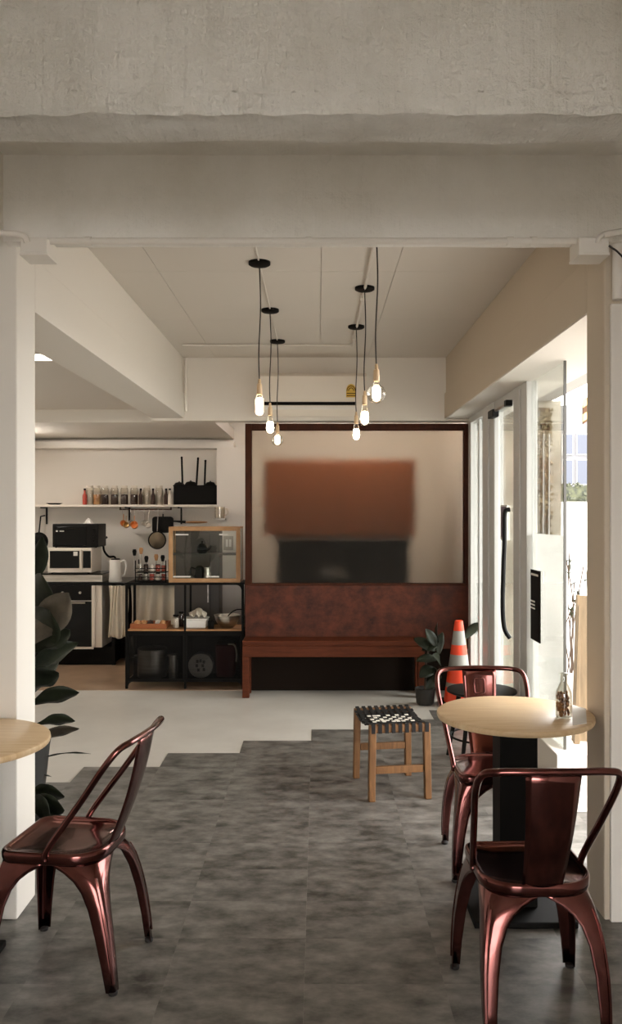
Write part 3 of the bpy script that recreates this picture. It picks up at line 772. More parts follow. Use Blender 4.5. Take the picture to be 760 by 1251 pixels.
# (base px, base py, tip px, tip py, width, depth of base, depth of tip, material, twist)
LV = [(34,790,84,724,.085,4.6,4.5,'leaf2',1.25),(36,720,52,655,.05,4.75,4.7,'leaf',1.3),(34,770,50,700,.10,4.72,4.55,'leaf',1.2),
      (32,800,86,770,.085,4.72,4.7,'leaf',.9),(30,830,96,785,.085,4.75,4.85,'leaf',.8),(28,800,60,745,.11,4.7,4.5,'leaf',1.1),
      (30,842,72,822,.08,4.7,4.7,'leaf',.9),(34,862,97,846,.065,4.72,4.75,'leaf',.9),(36,850,72,806,.10,4.8,4.9,'leaf',1.0),
      (44,885,92,881,.055,4.75,4.8,'leaf',.8),(40,908,97,890,.045,4.75,4.7,'leaf2',.75),(40,930,111,921,.035,4.75,4.8,'leaf',.25),
      (32,916,49,919,.03,4.7,4.7,'leaf',.4),(34,949,63,949,.03,4.75,4.75,'leaf',.3),(32,972,79,973,.07,4.55,4.5,'leaf',.9),
      (30,985,79,990,.075,4.5,4.45,'leaf',1.1),(28,980,62,1000,.085,4.45,4.38,'leaf',1.2),(20,700,-10,640,.09,4.7,4.6,'leaf',.4),
      (20,760,-40,740,.09,4.7,4.6,'leaf',.6),(20,850,-50,840,.09,4.75,4.8,'leaf',.5),(20,900,-30,930,.09,4.75,4.8,'leaf',.5)]
for (bx_, by_, tx_, ty_, w_, db, dt, mm, tw_) in LV:
    leaf(P(bx_,by_,db), P(tx_,ty_,dt), w_, M[mm], fp, droop=.06, twist=-tw_)
    a = Vector(P(bx_,by_,db)); z = max(.35, min(1.44, a.z-.04))
    G().tube([(PXc, PDc, z), a.lerp(Vector((PXc,PDc,z)), .3)+Vector((0,0,.01)), a], .004, 5).build('leaf_stalk', M['leafstalk'], fp)
RX, RD = .88, 7.12
rp = thing('rubber_plant', 'dark leafy rubber plant in a pot beside the traffic cone and the bench', 'plant', (RX, RD, .001))
RXp = .90
G().lathe([(.06,.001),(.075,.02),(.085,.13),(.088,.14),(.076,.14),(.074,.12),(.01,.115)], (RXp,RD,0), 24).build('pot', M['pot'], rp, smooth=True)
G().tube(smooth_path([(RXp,RD,.11),(RXp,RD,.25),(RXp+.02,RD,.42),(RXp+.06,RD-.01,.55)], 5), .008, 6).build('stem', M['trunk'], rp, smooth=True)
for (bx_, by_, tx_, ty_, w_, dt, tw_) in ((535,805,508,808,.05,7.05,.6),(532,795,505,780,.05,7.15,.9),(532,790,520,768,.045,7.1,1.2),(536,785,535,760,.04,7.2,1.3),
        (536,800,541,772,.045,7.1,1.2),(530,815,512,828,.055,7.0,.7),(530,815,538,830,.045,7.0,.8),(536,825,520,842,.05,7.0,.8),(534,790,515,795,.05,7.1,.5),(538,812,528,800,.05,6.95,1.2)):
    leaf(P(bx_,by_,7.1), P(tx_,ty_,dt), w_, M['leaf'], rp, shape='round', droop=.08, twist=-tw_)
rl = thing('leafy_stem', 'single dark green leaf rising on a thin stalk behind the traffic cone', 'plant', (1.31, 7.26, .001))
xx = P(572,800,7.3)[0]
G().lathe([(.04,.001),(.045,.01),(.05,.1),(.042,.1),(.01,.09)], (xx,7.36,0), 18).build('pot', M['pot'], rl, smooth=True)
G().tube(smooth_path([(xx,7.36,.09),(xx,7.36,.35),P(569,779,7.3)], 5), .005, 6).build('stem', M['leafstalk'], rl, smooth=True)
leaf(P(568,781,7.3), P(589,760,7.24), .045, M['leaf'], rl, shape='round', droop=.12, twist=-1.0)

# ================================================================== KITCHEN
# black steel and wood shelving unit
UD, UE = 7.74, 8.10
ux0, ux1, uxm = PX(153,UD), PX(298,UD), PX(226,UD)
uz = PZ(712,UD); um = PZ(771,UD); ub = PZ(831,UD)
un = thing('shelving_unit', 'black steel shelving unit with a wooden shelf and wire mesh doors', 'shelving unit', ((ux0+ux1)/2, UD, .0035))
r_ = .011
for (x) in (ux0+r_, ux1-r_):
    for y in (UD+r_, UE-r_):
        G().box(x-r_, x+r_, y-r_, y+r_, .0036, uz-.02).build('post', M['black'], un)
for y in (UD+r_, UE-r_):
    G().box(uxm-.009, uxm+.009, y-r_, y+r_, .0036, uz-.02).build('post', M['black'], un)
for (x, s_) in ((ux0+2*r_, 1), (ux1-2*r_, -1)):     # curved corner braces
    for (zz, dz) in ((uz-.02, -1), (ub-.016, -1)):
        poly = [(x, zz), (x+s_*.05, zz)] + [(x + s_*.05*(1-math.sin(R(15*k))), zz + dz*.05*(1-math.cos(R(15*k)))) for k in range(1, 7)]
        G().prism(poly, 'y', UD+.002, UD+.02).build('corner_brace', M['black'], un)
G().box(ux0, ux1, UD, UE, uz-.02, uz).build('top', M['black'], un, bevel=.003)
G().box(ux0+.022, ux1-.022, UD+.004, UE-.004, um, um+.014).build('wooden_shelf', M['shelfwood'], un)
G().box(ux0+.022, ux1-.022, UD+.002, UE-.002, um-.03, um).build('shelf_frame', M['black'], un)
G().box(ux0+.022, ux1-.022, UD+.002, UE-.002, ub-.016, ub).build('bottom_shelf', M['black'], un)
for (a, b_) in ((ux0+.024, uxm-.011), (uxm+.011, ux1-.024)):
    d_ = G(); d_.box(a, b_, UD+.006, UD+.009, ub+.012, um-.042); dd = d_.build('mesh_door', M['meshdoor'], un)
    fr = G(); fr.box(a, b_, UD+.003, UD+.013, um-.044, um-.031); fr.box(a, b_, UD+.003, UD+.013, ub+.002, ub+.014)
    fr.box(a, a+.012, UD+.003, UD+.013, ub+.014, um-.044); fr.box(b_-.012, b_, UD+.003, UD+.013, ub+.014, um-.044); fr.build('door_frame', M['black'], dd)
for x in (ux0+.012, ux1-.013):
    G().box(x, x+.002, UD+.024, UE-.024, ub, um-.03).build('side_mesh', M['meshdoor'], un)
G().box(ux0+.024, ux1-.024, UE-.012, UE-.009, ub, um-.03).build('back_panel', M['blackplastic'], un)
# things inside it: lower left
def pot(name, label, x, y, z, r, h, m_='steel', cat='pot', lid=True, group=None):
    t = thing(name, label, cat, (x,y,z), group=group)
    G().lathe([(r*.96,0),(r,.01),(r,h-.004),(r+.005,h),(r-.004,h),(r-.004,.012),(.005,.011)], (x,y,z), 28).build('body', M[m_], t, smooth=True)
    if lid:
        G().lathe([(r,0),(r*.9,.012),(r*.3,.022),(.002,.024)], (x,y,z+h+.0005), 24).build('lid', M[m_], t, smooth=True)
        G().ball((x,y,z+h+.034), .012).build('knob', M['blackplastic'], t, smooth=True)
    for s_ in (-1,1):
        G().tube(smooth_path([(x+s_*r, y-.03, z+h*.75),(x+s_*(r+.025), y-.02, z+h*.75),(x+s_*(r+.025), y+.02, z+h*.75),(x+s_*r, y+.03, z+h*.75)], 4), .005, 6).build('handle', M[m_], t, smooth=True)
    return t
zz = ub + .0005
pot('stock_pot', 'large stainless stock pot behind the left mesh door', PX(186,7.92), 7.92, zz, .135, .26)
t = thing('steel_canister', 'small steel canister beside the stock pot behind the mesh door', 'canister', (PX(212,7.86), 7.86, zz))
G().lathe([(.04,0),(.042,.005),(.042,.19),(.038,.192)], (PX(212,7.86),7.86,zz), 20).build('body', M['steel'], t, smooth=True)
G().lathe([(.044,0),(.044,.02),(.03,.026)], (PX(212,7.86),7.86,zz+.1925), 20).build('lid', M['steel'], t, smooth=True)
x = PX(246,7.88)
t = thing('round_cake_tin', 'round grey tin standing on edge behind the right mesh door', 'tin', (x, 7.88, zz))
rx90 = Matrix.Rotation(R(90), 3, 'X')
G().lathe([(.10,-.05),(.115,-.045),(.115,.045),(.11,.05)], (x,7.88,zz+.1155), 30, rx90).build('body', M['steel'], t, smooth=True)
G().lathe([(.085,0),(.085,.004)], (x,7.835,zz+.1155), 30, rx90).build('disc', mat('grey_tin_print', (120,112,104), .5), t, smooth=True)
for (dx, dz) in ((-.03,.04),(.0,.045),(.03,.035),(-.035,0),(.02,.0),(-.02,-.04),(.03,-.035)):
    G().box(x+dx-.011, x+dx+.011, 7.8265, 7.8305, zz+.1155+dz-.014, zz+.1155+dz+.014).build('printed_mark', M['blackplastic'], t)
x = PX(276,7.95)
t = thing('storage_bin', 'maroon fabric bin with a white tie behind the right mesh door', 'bin', (x, 7.95, zz))
g = G(); g.prism([(x-.08,zz),(x+.08,zz),(x+.09,zz+.30),(x-.09,zz+.30)], 'y', 7.86, 8.06); g.build('body', M['maroon'], t, bevel=.015)
G().tube(smooth_path([(x+.03,7.855,zz+.31),(x+.09,7.85,zz+.30),(x+.11,7.85,zz+.22),(x+.105,7.85,zz+.15)], 5), .008, 6).build('tie', M['cloth'], t, smooth=True)
G().box(x-.08, x+.08, 7.875, 8.05, zz+.3005, zz+.312).build('lid', M['blackplastic'], t)
# middle shelf
zs_ = um + .0145
x = PX(184,7.9)
t = thing('bread_tray', 'low brown wooden tray on the middle shelf carrying pastries', 'tray', (x,7.9,zs_))
g = G(); g.box(x-.165,x+.165,7.80,8.02,zs_,zs_+.012); g.build('bottom', M['tray'], t)
for (a,b_,c_,d_) in ((x-.165,x+.165,7.79,7.80),(x-.165,x+.165,8.02,8.03)): G().box(a,b_,c_,d_,zs_,zs_+.045).build('side', M['tray'], t)
for a in (x-.165, x+.155): G().box(a,a+.01,7.8001,8.0199,zs_+.012,zs_+.045).build('end', M['tray'], t)
rs = random.Random(9)
PL = ['round golden pastry at the post end of the wooden tray','round golden pastry second along the wooden tray','dark chocolate pastry in the middle of the wooden tray','pale bun beside the chocolate pastry in the tray','golden pastry at the jar end of the wooden tray']
for k, (px_, mm) in enumerate(((168,'bread'),(176,'bread'),(184,'coffee'),(193,'flour'),(199.5,'bread'))):
    x_ = PX(px_,7.9); q = G(); rr = .032; q.lathe([(rr*.8,0),(rr,.012),(rr*.95,.03),(rr*.6,.046),(.003,.05)], (x_,7.9+rs.uniform(-.03,.03),zs_+.0125), 16)
    q.tube([(x_-rr*.7,7.9,zs_+.055),(x_,7.9,zs_+.062),(x_+rr*.7,7.9,zs_+.055)], .006, 6)
    tag(q.build('pastry', M[mm], smooth=True), PL[k], 'pastry', 'pastries on the tray')
def jar(x, y, z, r, h, fill, lidm, label, group, fillh=.7, nm='glass_jar'):
    t = thing(nm, label, 'jar', (x,y,z), group=group)
    G().lathe([(r*.9,0),(r,.006),(r,h*.80),(r*.82,h*.88),(r*.82,h*.90)], (x,y,z), 18).build('body', M['jarglass'], t, smooth=True)
    if fill: G().lathe([(r*.84,0),(r*.92,.005),(r*.92,h*fillh),(r*.4,h*fillh+.004)], (x,y,z+.004), 16).build('contents', M[fill], t, smooth=True)
    G().lathe([(r*.88,0),(r*.90,.004),(r*.90,h*.10),(r*.8,h*.115)], (x,y,z+h*.885), 18).build('lid', M[lidm], t, smooth=True)
    return t
jar(PX(215,7.86), 7.86, zs_, .03, .12, 'flour', 'black', 'white jar with a black lid between the tray and the middle post', 'small jars on the middle shelf')
jar(PX(221.5,7.95), 7.95, zs_, .025, .14, 'coffee', 'black', 'dark jar behind the white black-lidded jar on the middle shelf', 'small jars on the middle shelf')
x = PX(240,7.9)
t = thing('food_container', 'white plastic food container with a cloth on the middle shelf', 'container', (x,7.9,zs_))
g = G(); g.prism([(x-.095,zs_),(x+.095,zs_),(x+.105,zs_+.075),(x-.105,zs_+.075)], 'y', 7.82, 8.0); g.build('body', M['whiteplastic'], t, bevel=.01)
G().box(x-.11, x+.11, 7.815, 8.005, zs_+.0755, zs_+.088).build('lid', M['whiteplastic'], t, bevel=.004)
g = G(); g.grid(lambda u, v_: (x-.06+.14*u+.02*math.sin(v_*5), 7.85+.12*v_, zs_+.112+.05*math.sin(u*3.1)*math.sin(v_*3.1)+.018*math.sin(u*17+v_*9)), 16, 12); tag(g.build('tea_towel', M['cloth'], smooth='all', solid=.003), 'crumpled white cloth lying on the plastic food container', 'cloth')
x = PX(277.5,7.88)
t = thing('mixing_bowl', 'stainless mixing bowl with a spoon on the middle shelf', 'bowl', (x,7.88,zs_))
G().lathe([(.05,0),(.055,.004),(.085,.03),(.108,.075),(.118,.115),(.123,.118),(.114,.116),(.104,.078),(.08,.034),(.01,.01)], (x,7.88,zs_), 30).build('body', M['steel'], t, smooth=True)
tag(G().tube(smooth_path([(x-.03,7.88,zs_+.03),(x+.02,7.87,zs_+.12),(x+.085,7.86,zs_+.165),(x+.15,7.85,zs_+.17)], 5), .005, 6).build('spoon', M['blackplastic'], smooth=True), 'thin dark spoon leaning in the mixing bowl', 'spoon')
x = PX(262,7.9)
t = thing('black_mug', 'small black cup beside the stainless mixing bowl', 'cup', (PX(257.8,7.79),7.79,zs_))
G().lathe([(.025,0),(.028,.004),(.03,.07),(.027,.07),(.025,.008),(.003,.006)], (PX(257.8,7.79),7.79,zs_), 16).build('body', M['black'], t, smooth=True)
# display cabinet on top
gx0, gx1 = PX(206,UD+.02), PX(293.5,UD+.02); gz0 = uz+.0005; gz1 = PZ(643.5,UD+.02); gy0, gy1 = UD+.02, UD+.32
dc = thing('display_cabinet', 'small pine framed glass display cabinet on top of the shelving unit', 'cabinet', ((gx0+gx1)/2, UD+.17, gz0))
e = .038
df = G(); df.box(gx0,gx0+e,gy0,gy0+.02,gz0,gz1); df.box(gx1-e,gx1,gy0,gy0+.02,gz0,gz1); df.box(gx0+e,gx1-e,gy0,gy0+.02,gz0,gz0+e); df.box(gx0+e,gx1-e,gy0,gy0+.02,gz1-e,gz1)
dfo = df.build('front_frame', M['framewood'], dc, bevel=.002)
G().box(gx0+e,gx1-e,gy0+.008,gy0+.012,gz0+e,gz1-e).build('pane', M['glass'], dfo)
G().box(gx0,gx1,gy0+.02,gy1,gz0,gz0+.015).build('bottom', M['framewood'], dc)
G().box(gx0,gx1,gy0+.02,gy1,gz1-.015,gz1).build('top', M['framewood'], dc)
for a in (gx0, gx1-.005): G().box(a,a+.005,gy0+.02,gy1,gz0+.015,gz1-.015).build('side_pane', M['glass'], dc)
for a in (gx0, gx1-.016): G().box(a,a+.016,gy1-.016,gy1,gz0+.015,gz1-.015).build('rear_post', M['framewood'], dc)
zmid = (gz0+gz1)/2 + .005
G().box(gx0+.006,gx1-.006,gy0+.03,gy1-.02,zmid-.012,zmid).build('shelf', M['darkgrey'], dc)
for (a,b_,z) in ((.06,.18,gz1-.07),(.46,.54,gz1-.07),(.04,.20,gz0+.055),(.34,.46,gz0+.055)):
    G().box(gx0+a, gx0+b_, gy0+.0065, gy0+.008, z-.008, z+.004).build('sticker', M['paper'], dfo)
x = PX(247,7.9)
t = thing('dark_teapot', 'dark rounded teapot on the upper shelf of the display cabinet', 'teapot', (x,7.9,zmid+.0005))
G().lathe([(.03,0),(.045,.012),(.052,.04),(.045,.07),(.03,.085),(.03,.09),(.003,.1)], (x,7.9,zmid+.0005), 24).build('body', M['blackgloss'], t, smooth=True)
G().ball((x,7.9,zmid+.108), .009).build('knob', M['blackgloss'], t, smooth=True)
G().tube(smooth_path([(x+.045,7.9,zmid+.03),(x+.07,7.9,zmid+.05),(x+.08,7.9,zmid+.075)], 4), [.012]*4+[.009]*4+[.007], 8).build('spout', M['blackgloss'], t, smooth=True)
x = PX(244,7.9); zq = gz0+.0155
t = thing('black_kettle', 'black gooseneck kettle in the lower half of the display cabinet', 'kettle', (x,7.9,zq))
G().lathe([(.05,0),(.055,.006),(.04,.1),(.036,.12),(.02,.132),(.003,.134)], (x,7.9,zq), 24).build('body', M['blackgloss'], t, smooth=True)
G().tube(smooth_path([(x-.04,7.9,zq+.1),(x-.08,7.9,zq+.11),(x-.085,7.9,zq+.06),(x-.05,7.9,zq+.03)], 4), .007, 8).build('handle', M['blackgloss'], t, smooth=True)
x = PX(253.5,7.86)
t = thing('steel_pitcher', 'shiny steel milk pitcher beside the black kettle in the display cabinet', 'pitcher', (x,7.86,zq))
G().lathe([(.03,0),(.033,.004),(.034,.05),(.026,.085),(.029,.115),(.026,.115),(.023,.085),(.03,.05),(.003,.006)], (x,7.86,zq), 20).build('body', M['steel'], t, smooth=True)
# condiment rack on the unit top
rk = thing('condiment_rack', 'black two-tier wire rack of condiments beside the display cabinet', 'rack', (PX(182,7.88),7.88,uz))
kx0, kx1 = PX(166,7.82), PX(203,7.82); kz = uz+.0005
for x in (kx0, kx1):
    for y in (7.80, 7.95): G().tube([(x,y,kz),(x,y,kz+.20)], .005, 6).build('upright', M['black'], rk)
tiers = [kz+.012, kz+.092]
for zt_ in tiers:
    G().box(kx0,kx1,7.80,7.95,zt_-.006,zt_).build('tier', M['black'], rk)
    G().tube([(kx0,7.80,zt_+.035),(kx1,7.80,zt_+.035)], .004, 6).build('rail', M['black'], rk)
CL = {'red':'red sauce jar','steel':'silver lidded jar','coffee':'dark brown spice jar','flour':'white spice jar','brass':'brass coloured spice jar'}
seqs = [['coffee','steel','red','flour','red'],['steel','coffee','flour','red','red']]
ORD = ['first','second','third','fourth','last']
for ti, zt_ in enumerate(tiers):
    for k, c_ in enumerate(seqs[ti]):
        x = kx0+.028 + (kx1-kx0-.056)*k/4
        jar(x, 7.865, zt_+.0005, .024, .068, c_, 'black' if k % 2 else 'steel',
            '%s on the %s rack tier, %s from the kettle' % (CL[c_], 'upper' if ti else 'lower', ORD[k]), 'condiment jars in the rack', .8, 'spice_jar')
UT = [('black handled spatula standing nearest the white kettle in the rack', 164.5, 671, 'black'),('wooden spoon standing in the condiment rack', 172.5, 669, 'shelfwood'),('black ladle leaning over the condiment rack', 179, 679, 'black'),('wooden spatula beside the display cabinet in the rack', 191, 677, 'shelfwood'),('short black knife handle beside the display cabinet', 199, 678, 'black')]
for k, (lb, px_, py_, mm) in enumerate(UT):
    x = PX(px_,7.93); zt_ = PZ(py_,7.93); zb_ = tiers[1]+.001
    t = thing('utensil', lb, 'utensil', (x,7.925,zb_), group='cooking utensils in the rack')
    G().tube([(x,7.925,zb_),(x,7.925,zt_-.06)], .005, 6).build('shaft', M['steel'], t)
    q = G(); q.prism([(x-.012,zt_-.06),(x+.012,zt_-.06),(x+.02,zt_-.02),(x+.014,zt_),(x-.014,zt_),(x-.02,zt_-.02)], 'y', 7.919, 7.931); q.build('head', M[mm], t, bevel=.003)
x = PX(156,7.85)
# kitchen counters
KC = 8.92
kx = PX(135, KC)
ct = thing('worktop', 'black kitchen worktop carrying the microwave and the kettle', 'counter', (-2.4, KC, .84))
G().box(XW+.02, -1.11, KC, DK-.005, .845, .873).build('slab', M['blackgloss'], ct, bevel=.003)
G().box(XW+.02, kx, KC+.06, DK-.01, .003, .19).build('plinth', M['black'], ct)
G().box(kx, -1.11, 9.4, DK-.01, .003, .845).build('back_board', M['matte_dark'], ct)
G().box(kx+.005, kx+.04, KC+.03, KC+.07, .003, .845).build('leg', M['black'], ct)
# oven
ox0, ox1 = PX(50,KC), PX(112,KC)
ov = thing('oven', 'built-in black oven with a steel handle and cream side trim', 'oven', ((ox0+ox1)/2, KC, .2))
G().box(ox0, PX(124,KC), KC+.02, 9.5, .191, .843).build('body', M['cream'], ov)
G().box(ox0, ox1, KC, KC+.02, PZ(790,KC), PZ(735,KC)).build('door', M['blackgloss'], ov, bevel=.003)
G().box(ox0, ox1, KC, KC+.02, PZ(733.5,KC), .843).build('control_panel', M['blackplastic'], ov, bevel=.002)
for px_ in (76.5, 98): G().lathe([(.014,0),(.012,.018)], (PX(px_,KC),KC,PZ(724,KC)), 14, Matrix.Rotation(R(90),3,'X')).build('knob', M['steel'], ov, smooth=True)
G().tube([P(72,736.5,KC-.03), P(104,736.5,KC-.03)], .009, 8).build('handle', M['steel'], ov, smooth=True)
for px_ in (74, 102): G().tube([P(px_,736.5,KC-.03), P(px_,736.5,KC)], .006, 6).build('handle_bracket', M['steel'], ov)
G().box(ox0, PX(114,KC), KC-.004, KC+.02, PZ(793,KC), PZ(790.3,KC)).build('bottom_trim', M['cream'], ov)
G().box(ox1, PX(116,KC), KC-.004, KC+.02, PZ(790,KC), .843).build('side_trim', M['cream'], ov)
cb = thing('base_cabinet', 'black base cabinet standing beside the oven and the leafy plant', 'cabinet', (-3.1, KC, .19))
G().box(XW+.02, ox0-.004, KC+.02, 9.5, .191, .843).build('body', M['blackplastic'], cb)
G().box(XW+.03, ox0-.008, KC, KC+.02, .2, .84).build('door', M['blackplastic'], cb, bevel=.002)
# hob tray, microwave, toaster oven
hx0, hx1 = PX(46,KC+.03), PX(125,KC+.03)
hb = thing('steel_hob', 'stainless hob tray under the microwave', 'hob', ((hx0+hx1)/2, 9.2, .8735))
G().box(hx0,hx1,KC+.03,9.4,.8735,.955).build('body', M['steel'], hb, bevel=.006)
G().box(hx0-.004,hx1+.004,KC+.02,9.41,.9552,.966).build('lid', M['blackgloss'], hb, bevel=.003)
mx0, mx1 = PX(58,8.97), PX(112,8.97); mz0, mz1 = .9665+.006, PZ(669.5,8.97)
mw = thing('microwave', 'cream microwave with a black window on the kitchen worktop', 'microwave', ((mx0+mx1)/2, 9.1, mz0-.006))
G().box(mx0,mx1,8.97,9.38,mz0,mz1).build('body', M['cream'], mw, bevel=.008)
G().box(PX(61,8.97),PX(97,8.97),8.963,8.97,PZ(694,8.97),PZ(673,8.97)).build('door_window', M['blackgloss'], mw, bevel=.002)
G().box(PX(101.5,8.97),PX(111,8.97),8.964,8.97,PZ(694,8.97),PZ(673,8.97)).build('control_panel', M['blackgloss'], mw, bevel=.002)
G().box(PX(98,8.97),PX(100.5,8.97),8.945,8.97,PZ(696,8.97),PZ(671,8.97)).build('handle', M['cream'], mw, bevel=.004)
G().box(PX(90,8.97),PX(95,8.97),8.9615,8.963,PZ(679,8.97),PZ(674,8.97)).build('sticker', M['paper'], mw)
for x in (mx0+.04, mx1-.04):
    for y in (9.0, 9.34): G().cyl((x,y,mz0-.006), .012, .007, 10).build('foot', M['rubber'], mw)
tx0, tx1 = PX(64,9.02), PX(120,9.02); tz0, tz1 = mz1+.008, PZ(640,9.02)
to = thing('toaster_oven', 'black toaster oven stacked on the microwave', 'toaster oven', ((tx0+tx1)/2, 9.15, mz1))
G().box(tx0,tx1,9.02,9.36,tz0,tz1).build('body', M['blackplastic'], to, bevel=.008)
G().box(tx0+.03,tx0+.36,9.013,9.02,tz0+.02,tz1-.03).build('door_window', M['blackgloss'], to, bevel=.002)
G().tube([(tx0+.06,9.0,tz1-.055),(tx0+.33,9.0,tz1-.055)], .006, 8).build('handle', M['black'], to, smooth=True)
for x in (tx0+.07, tx0+.32): G().tube([(x,9.0,tz1-.055),(x,9.02,tz1-.055)], .004, 6).build('handle_bracket', M['black'], to)
for z in (tz1-.06, tz1-.12, tz1-.18): G().lathe([(.014,0),(.012,.014)], (tx1-.05,9.02,z), 14, Matrix.Rotation(R(90),3,'X')).build('knob', M['black'], to, smooth=True)
for (a, w_) in ((.02,.018),(.06,.045)): G().box(tx0+a+.02,tx0+a+.02+w_,9.0115,9.013,tz1-.083,tz1-.07).build('print_mark', M['paper'], to)
for x in (tx0+.03, tx1-.03):
    for y in (9.05, 9.33): G().cyl((x,y,mz1), .01, .0085, 10).build('foot', M['rubber'], to)
x = PX(108,9.1)
g = G(); g.grid(lambda u, v_: (x-.05+.10*u, 9.06+.10*v_, tz1+.003+.055*math.sin(u*3.14)**1.5*math.sin(v_*3.14)+.008*math.sin(u*19)*math.sin(v_*15)), 14, 12)
tag(g.build('paper_towel', M['paper'], smooth='all', solid=.002), 'crumpled white paper towel on the toaster oven', 'paper')
# kettle
x = PX(141,9.05); zk = .8735
kt = thing('electric_kettle', 'tall white electric kettle on the worktop beside the microwave', 'kettle', (x,9.05,zk))
G().lathe([(.07,0),(.072,.006),(.07,.02)], (x,9.05,zk), 24).build('power_base', M['whiteplastic'], kt, smooth=True)
G().lathe([(.066,0),(.067,.01),(.056,.205),(.052,.212)], (x,9.05,zk+.0202), 26).build('body', M['whiteplastic'], kt, smooth=True)
G().lathe([(.05,0),(.045,.012),(.01,.016)], (x,9.05,zk+.2324), 22).build('lid', M['blackplastic'], kt, smooth=True)
G().tube(smooth_path([(x+.055,9.05,zk+.21),(x+.10,9.05,zk+.22),(x+.115,9.05,zk+.16),(x+.10,9.05,zk+.08),(x+.06,9.05,zk+.06)], 4), .011, 8).build('handle', M['whiteplastic'], kt, smooth=True)
G().prism([(x-.05,zk+.225),(x-.085,zk+.222),(x-.053,zk+.18)], 'y', 9.03, 9.07).build('spout', M['whiteplastic'], kt, bevel=.004)
# black swan-neck tap behind
t = thing('swan_neck_tap', 'thin black swan-neck tap behind the white kettle', 'tap', (PX(141,9.6),9.6,zk))
G().cyl((PX(141,9.6),9.6,zk), .025, .015, 16).build('flange', M['black'], t)
G().tube(smooth_path([(PX(141,9.6),9.6,zk+.015),(PX(141,9.6),9.6,zk+.22),P(133,680,9.6),P(127,672,9.6),P(127,660,9.6),P(131,656,9.6)], 5), .012, 8).build('neck', M['black'], t, smooth=True)
# cloths hanging under the second worktop
def curtain(nm, label, px0, px1, y, zt_, zb_, waves, amp, seed):
    a, b_ = PX(px0,y), PX(px1,y)
    g = G(); rr = random.Random(seed); ph = rr.random()*6
    g.grid(lambda u, v_: (a+(b_-a)*u + .01*math.sin(v_*4+u*7), y + amp*math.sin(u*waves*6.28+ph+v_*1.1)*(.5+.5*v_) + .01*math.sin(u*31+v_*3), zt_+(zb_-zt_)*v_ + .012*math.sin(u*9)*v_), 60, 14)
    return tag(g.build(nm, M['cloth'], smooth='all', solid=.004), label, 'cloth')
curtain('hanging_cloth', 'plain off-white cloth hanging below the worktop under the kettle', 133, 156, 8.90, .842, PZ(779,8.9), 1.3, .012, 1)
curtain('worktop_curtain', 'gathered off-white curtain under the worktop behind the pastry tray', 160, 233, 9.0, .843, PZ(790,9.0), 5, .03, 2)
# tall dark cabinet beside the pier
cb = thing('tall_cabinet', 'dark grey cabinet standing behind the display cabinet beside the wall pier', 'cabinet', (PX(240,8.6), 8.7, .003))
G().box(PX(213,8.62), PX(268,8.62), 8.62, 8.9, .05, PZ(648,8.62)).build('body', M['darkgrey'], cb, bevel=.004)
G().box(PX(214,8.62), PX(257,8.62), 8.60, 8.62, .06, PZ(650,8.62)).build('door', M['darkgrey'], cb, bevel=.003)
G().box(PX(216,8.62), PX(266,8.62), 8.64, 8.88, .003, .05).build('plinth', M['black'], cb)
G().box(PX(255,8.6)-.012, PX(255,8.6), 8.585, 8.60, .7, 1.0).build('handle', M['steel'], cb)
# wall shelf, rail and everything on it
SZ, SY = PZ(616.5,9.45), 9.45
sh = thing('wall_shelf', 'long pale wall shelf above the kitchen worktop', 'shelf', (-2.2, 9.6, SZ-.025))
G().box(XW+.01, PX(268,9.45), SY, DK-.001, SZ-.026, SZ).build('board', M['cream'], sh, bevel=.003)
for px_ in (54, 156, 220):
    x = PX(px_,9.6); q = G(); q.box(x-.009,x+.009,DK-.018,DK-.002,SZ-.22,SZ-.026); q.box(x-.009,x+.009,SY+.04,DK-.018,SZ-.04,SZ-.026); q.build('bracket', M['blackplastic'], sh)
rl_ = thing('hanging_rail', 'thin dark rail with hooks under the wall shelf', 'rail', (PX(178,9.5), 9.5, SZ-.05))
G().tube([P(146,622.5,9.5), P(210,622.5,9.5)], .006, 6).build('bar', M['walnut'], rl_)
for px_ in (147, 209): G().box(PX(px_,9.5)-.006,PX(px_,9.5)+.006,9.49,9.51,PZ(622.5,9.5),SZ-.0265).build('hanger', M['walnut'], rl_)
HK = [149.5,155,159.5,164,168.5,176,182,199,193]
for px_ in HK: G().tube([P(px_,622.5,9.49), P(px_+.4,626,9.482), P(px_,628,9.49)], .0025, 5).build('hook', M['steel'], rl_)
CU = [('orangecup',150,'orange measuring cup hanging on the rail hook at the microwave end'),('brass',155,'tan measuring cup hanging second along the rail'),('steel',159.5,'steel measuring cup hanging third along the rail'),('orangecup',165,'bright orange measuring cup hanging in the middle of the cups'),('steel',176,'steel whisk-like scoop hanging between the orange cup and the pan'),('flour',182,'white measuring cup hanging beside the black pan')]
for k, (mm, px_, lb) in enumerate(CU):
    x, y, z = P(px_, 628+ (2 if k % 2 else 0), 9.49)
    y += -.035 if k % 2 else .035; t = thing('measuring_cup', lb, 'cup', (x,y,z-.15), group='measuring cups on the rail')
    G().tube([(x,y,z),(x,y,z-.08)], .004, 6).build('handle', M[mm], t)
    rr = .043 if k == 3 else .034
    G().lathe([(rr*.5,-.028),(rr*.9,-.02),(rr,.02),(rr*.92,.02),(rr*.8,-.015),(.002,-.02)], (x,y,z-.105), 16, Matrix.Rotation(R(70),3,'X')).build('bowl', M[mm], t, smooth=True)
x, y, z = P(199, 641, 9.47)
t = thing('frying_pan', 'black square frying pan hanging from the rail', 'pan', (x,y,z-.1))
q = G(); q.prism([(x+p[0]*.65, z+p[1]*.5) for p in rounded(.18,.18,-.18,.06,.06)], 'y', 9.45, 9.485); q.build('body', M['black'], t, bevel=.006)
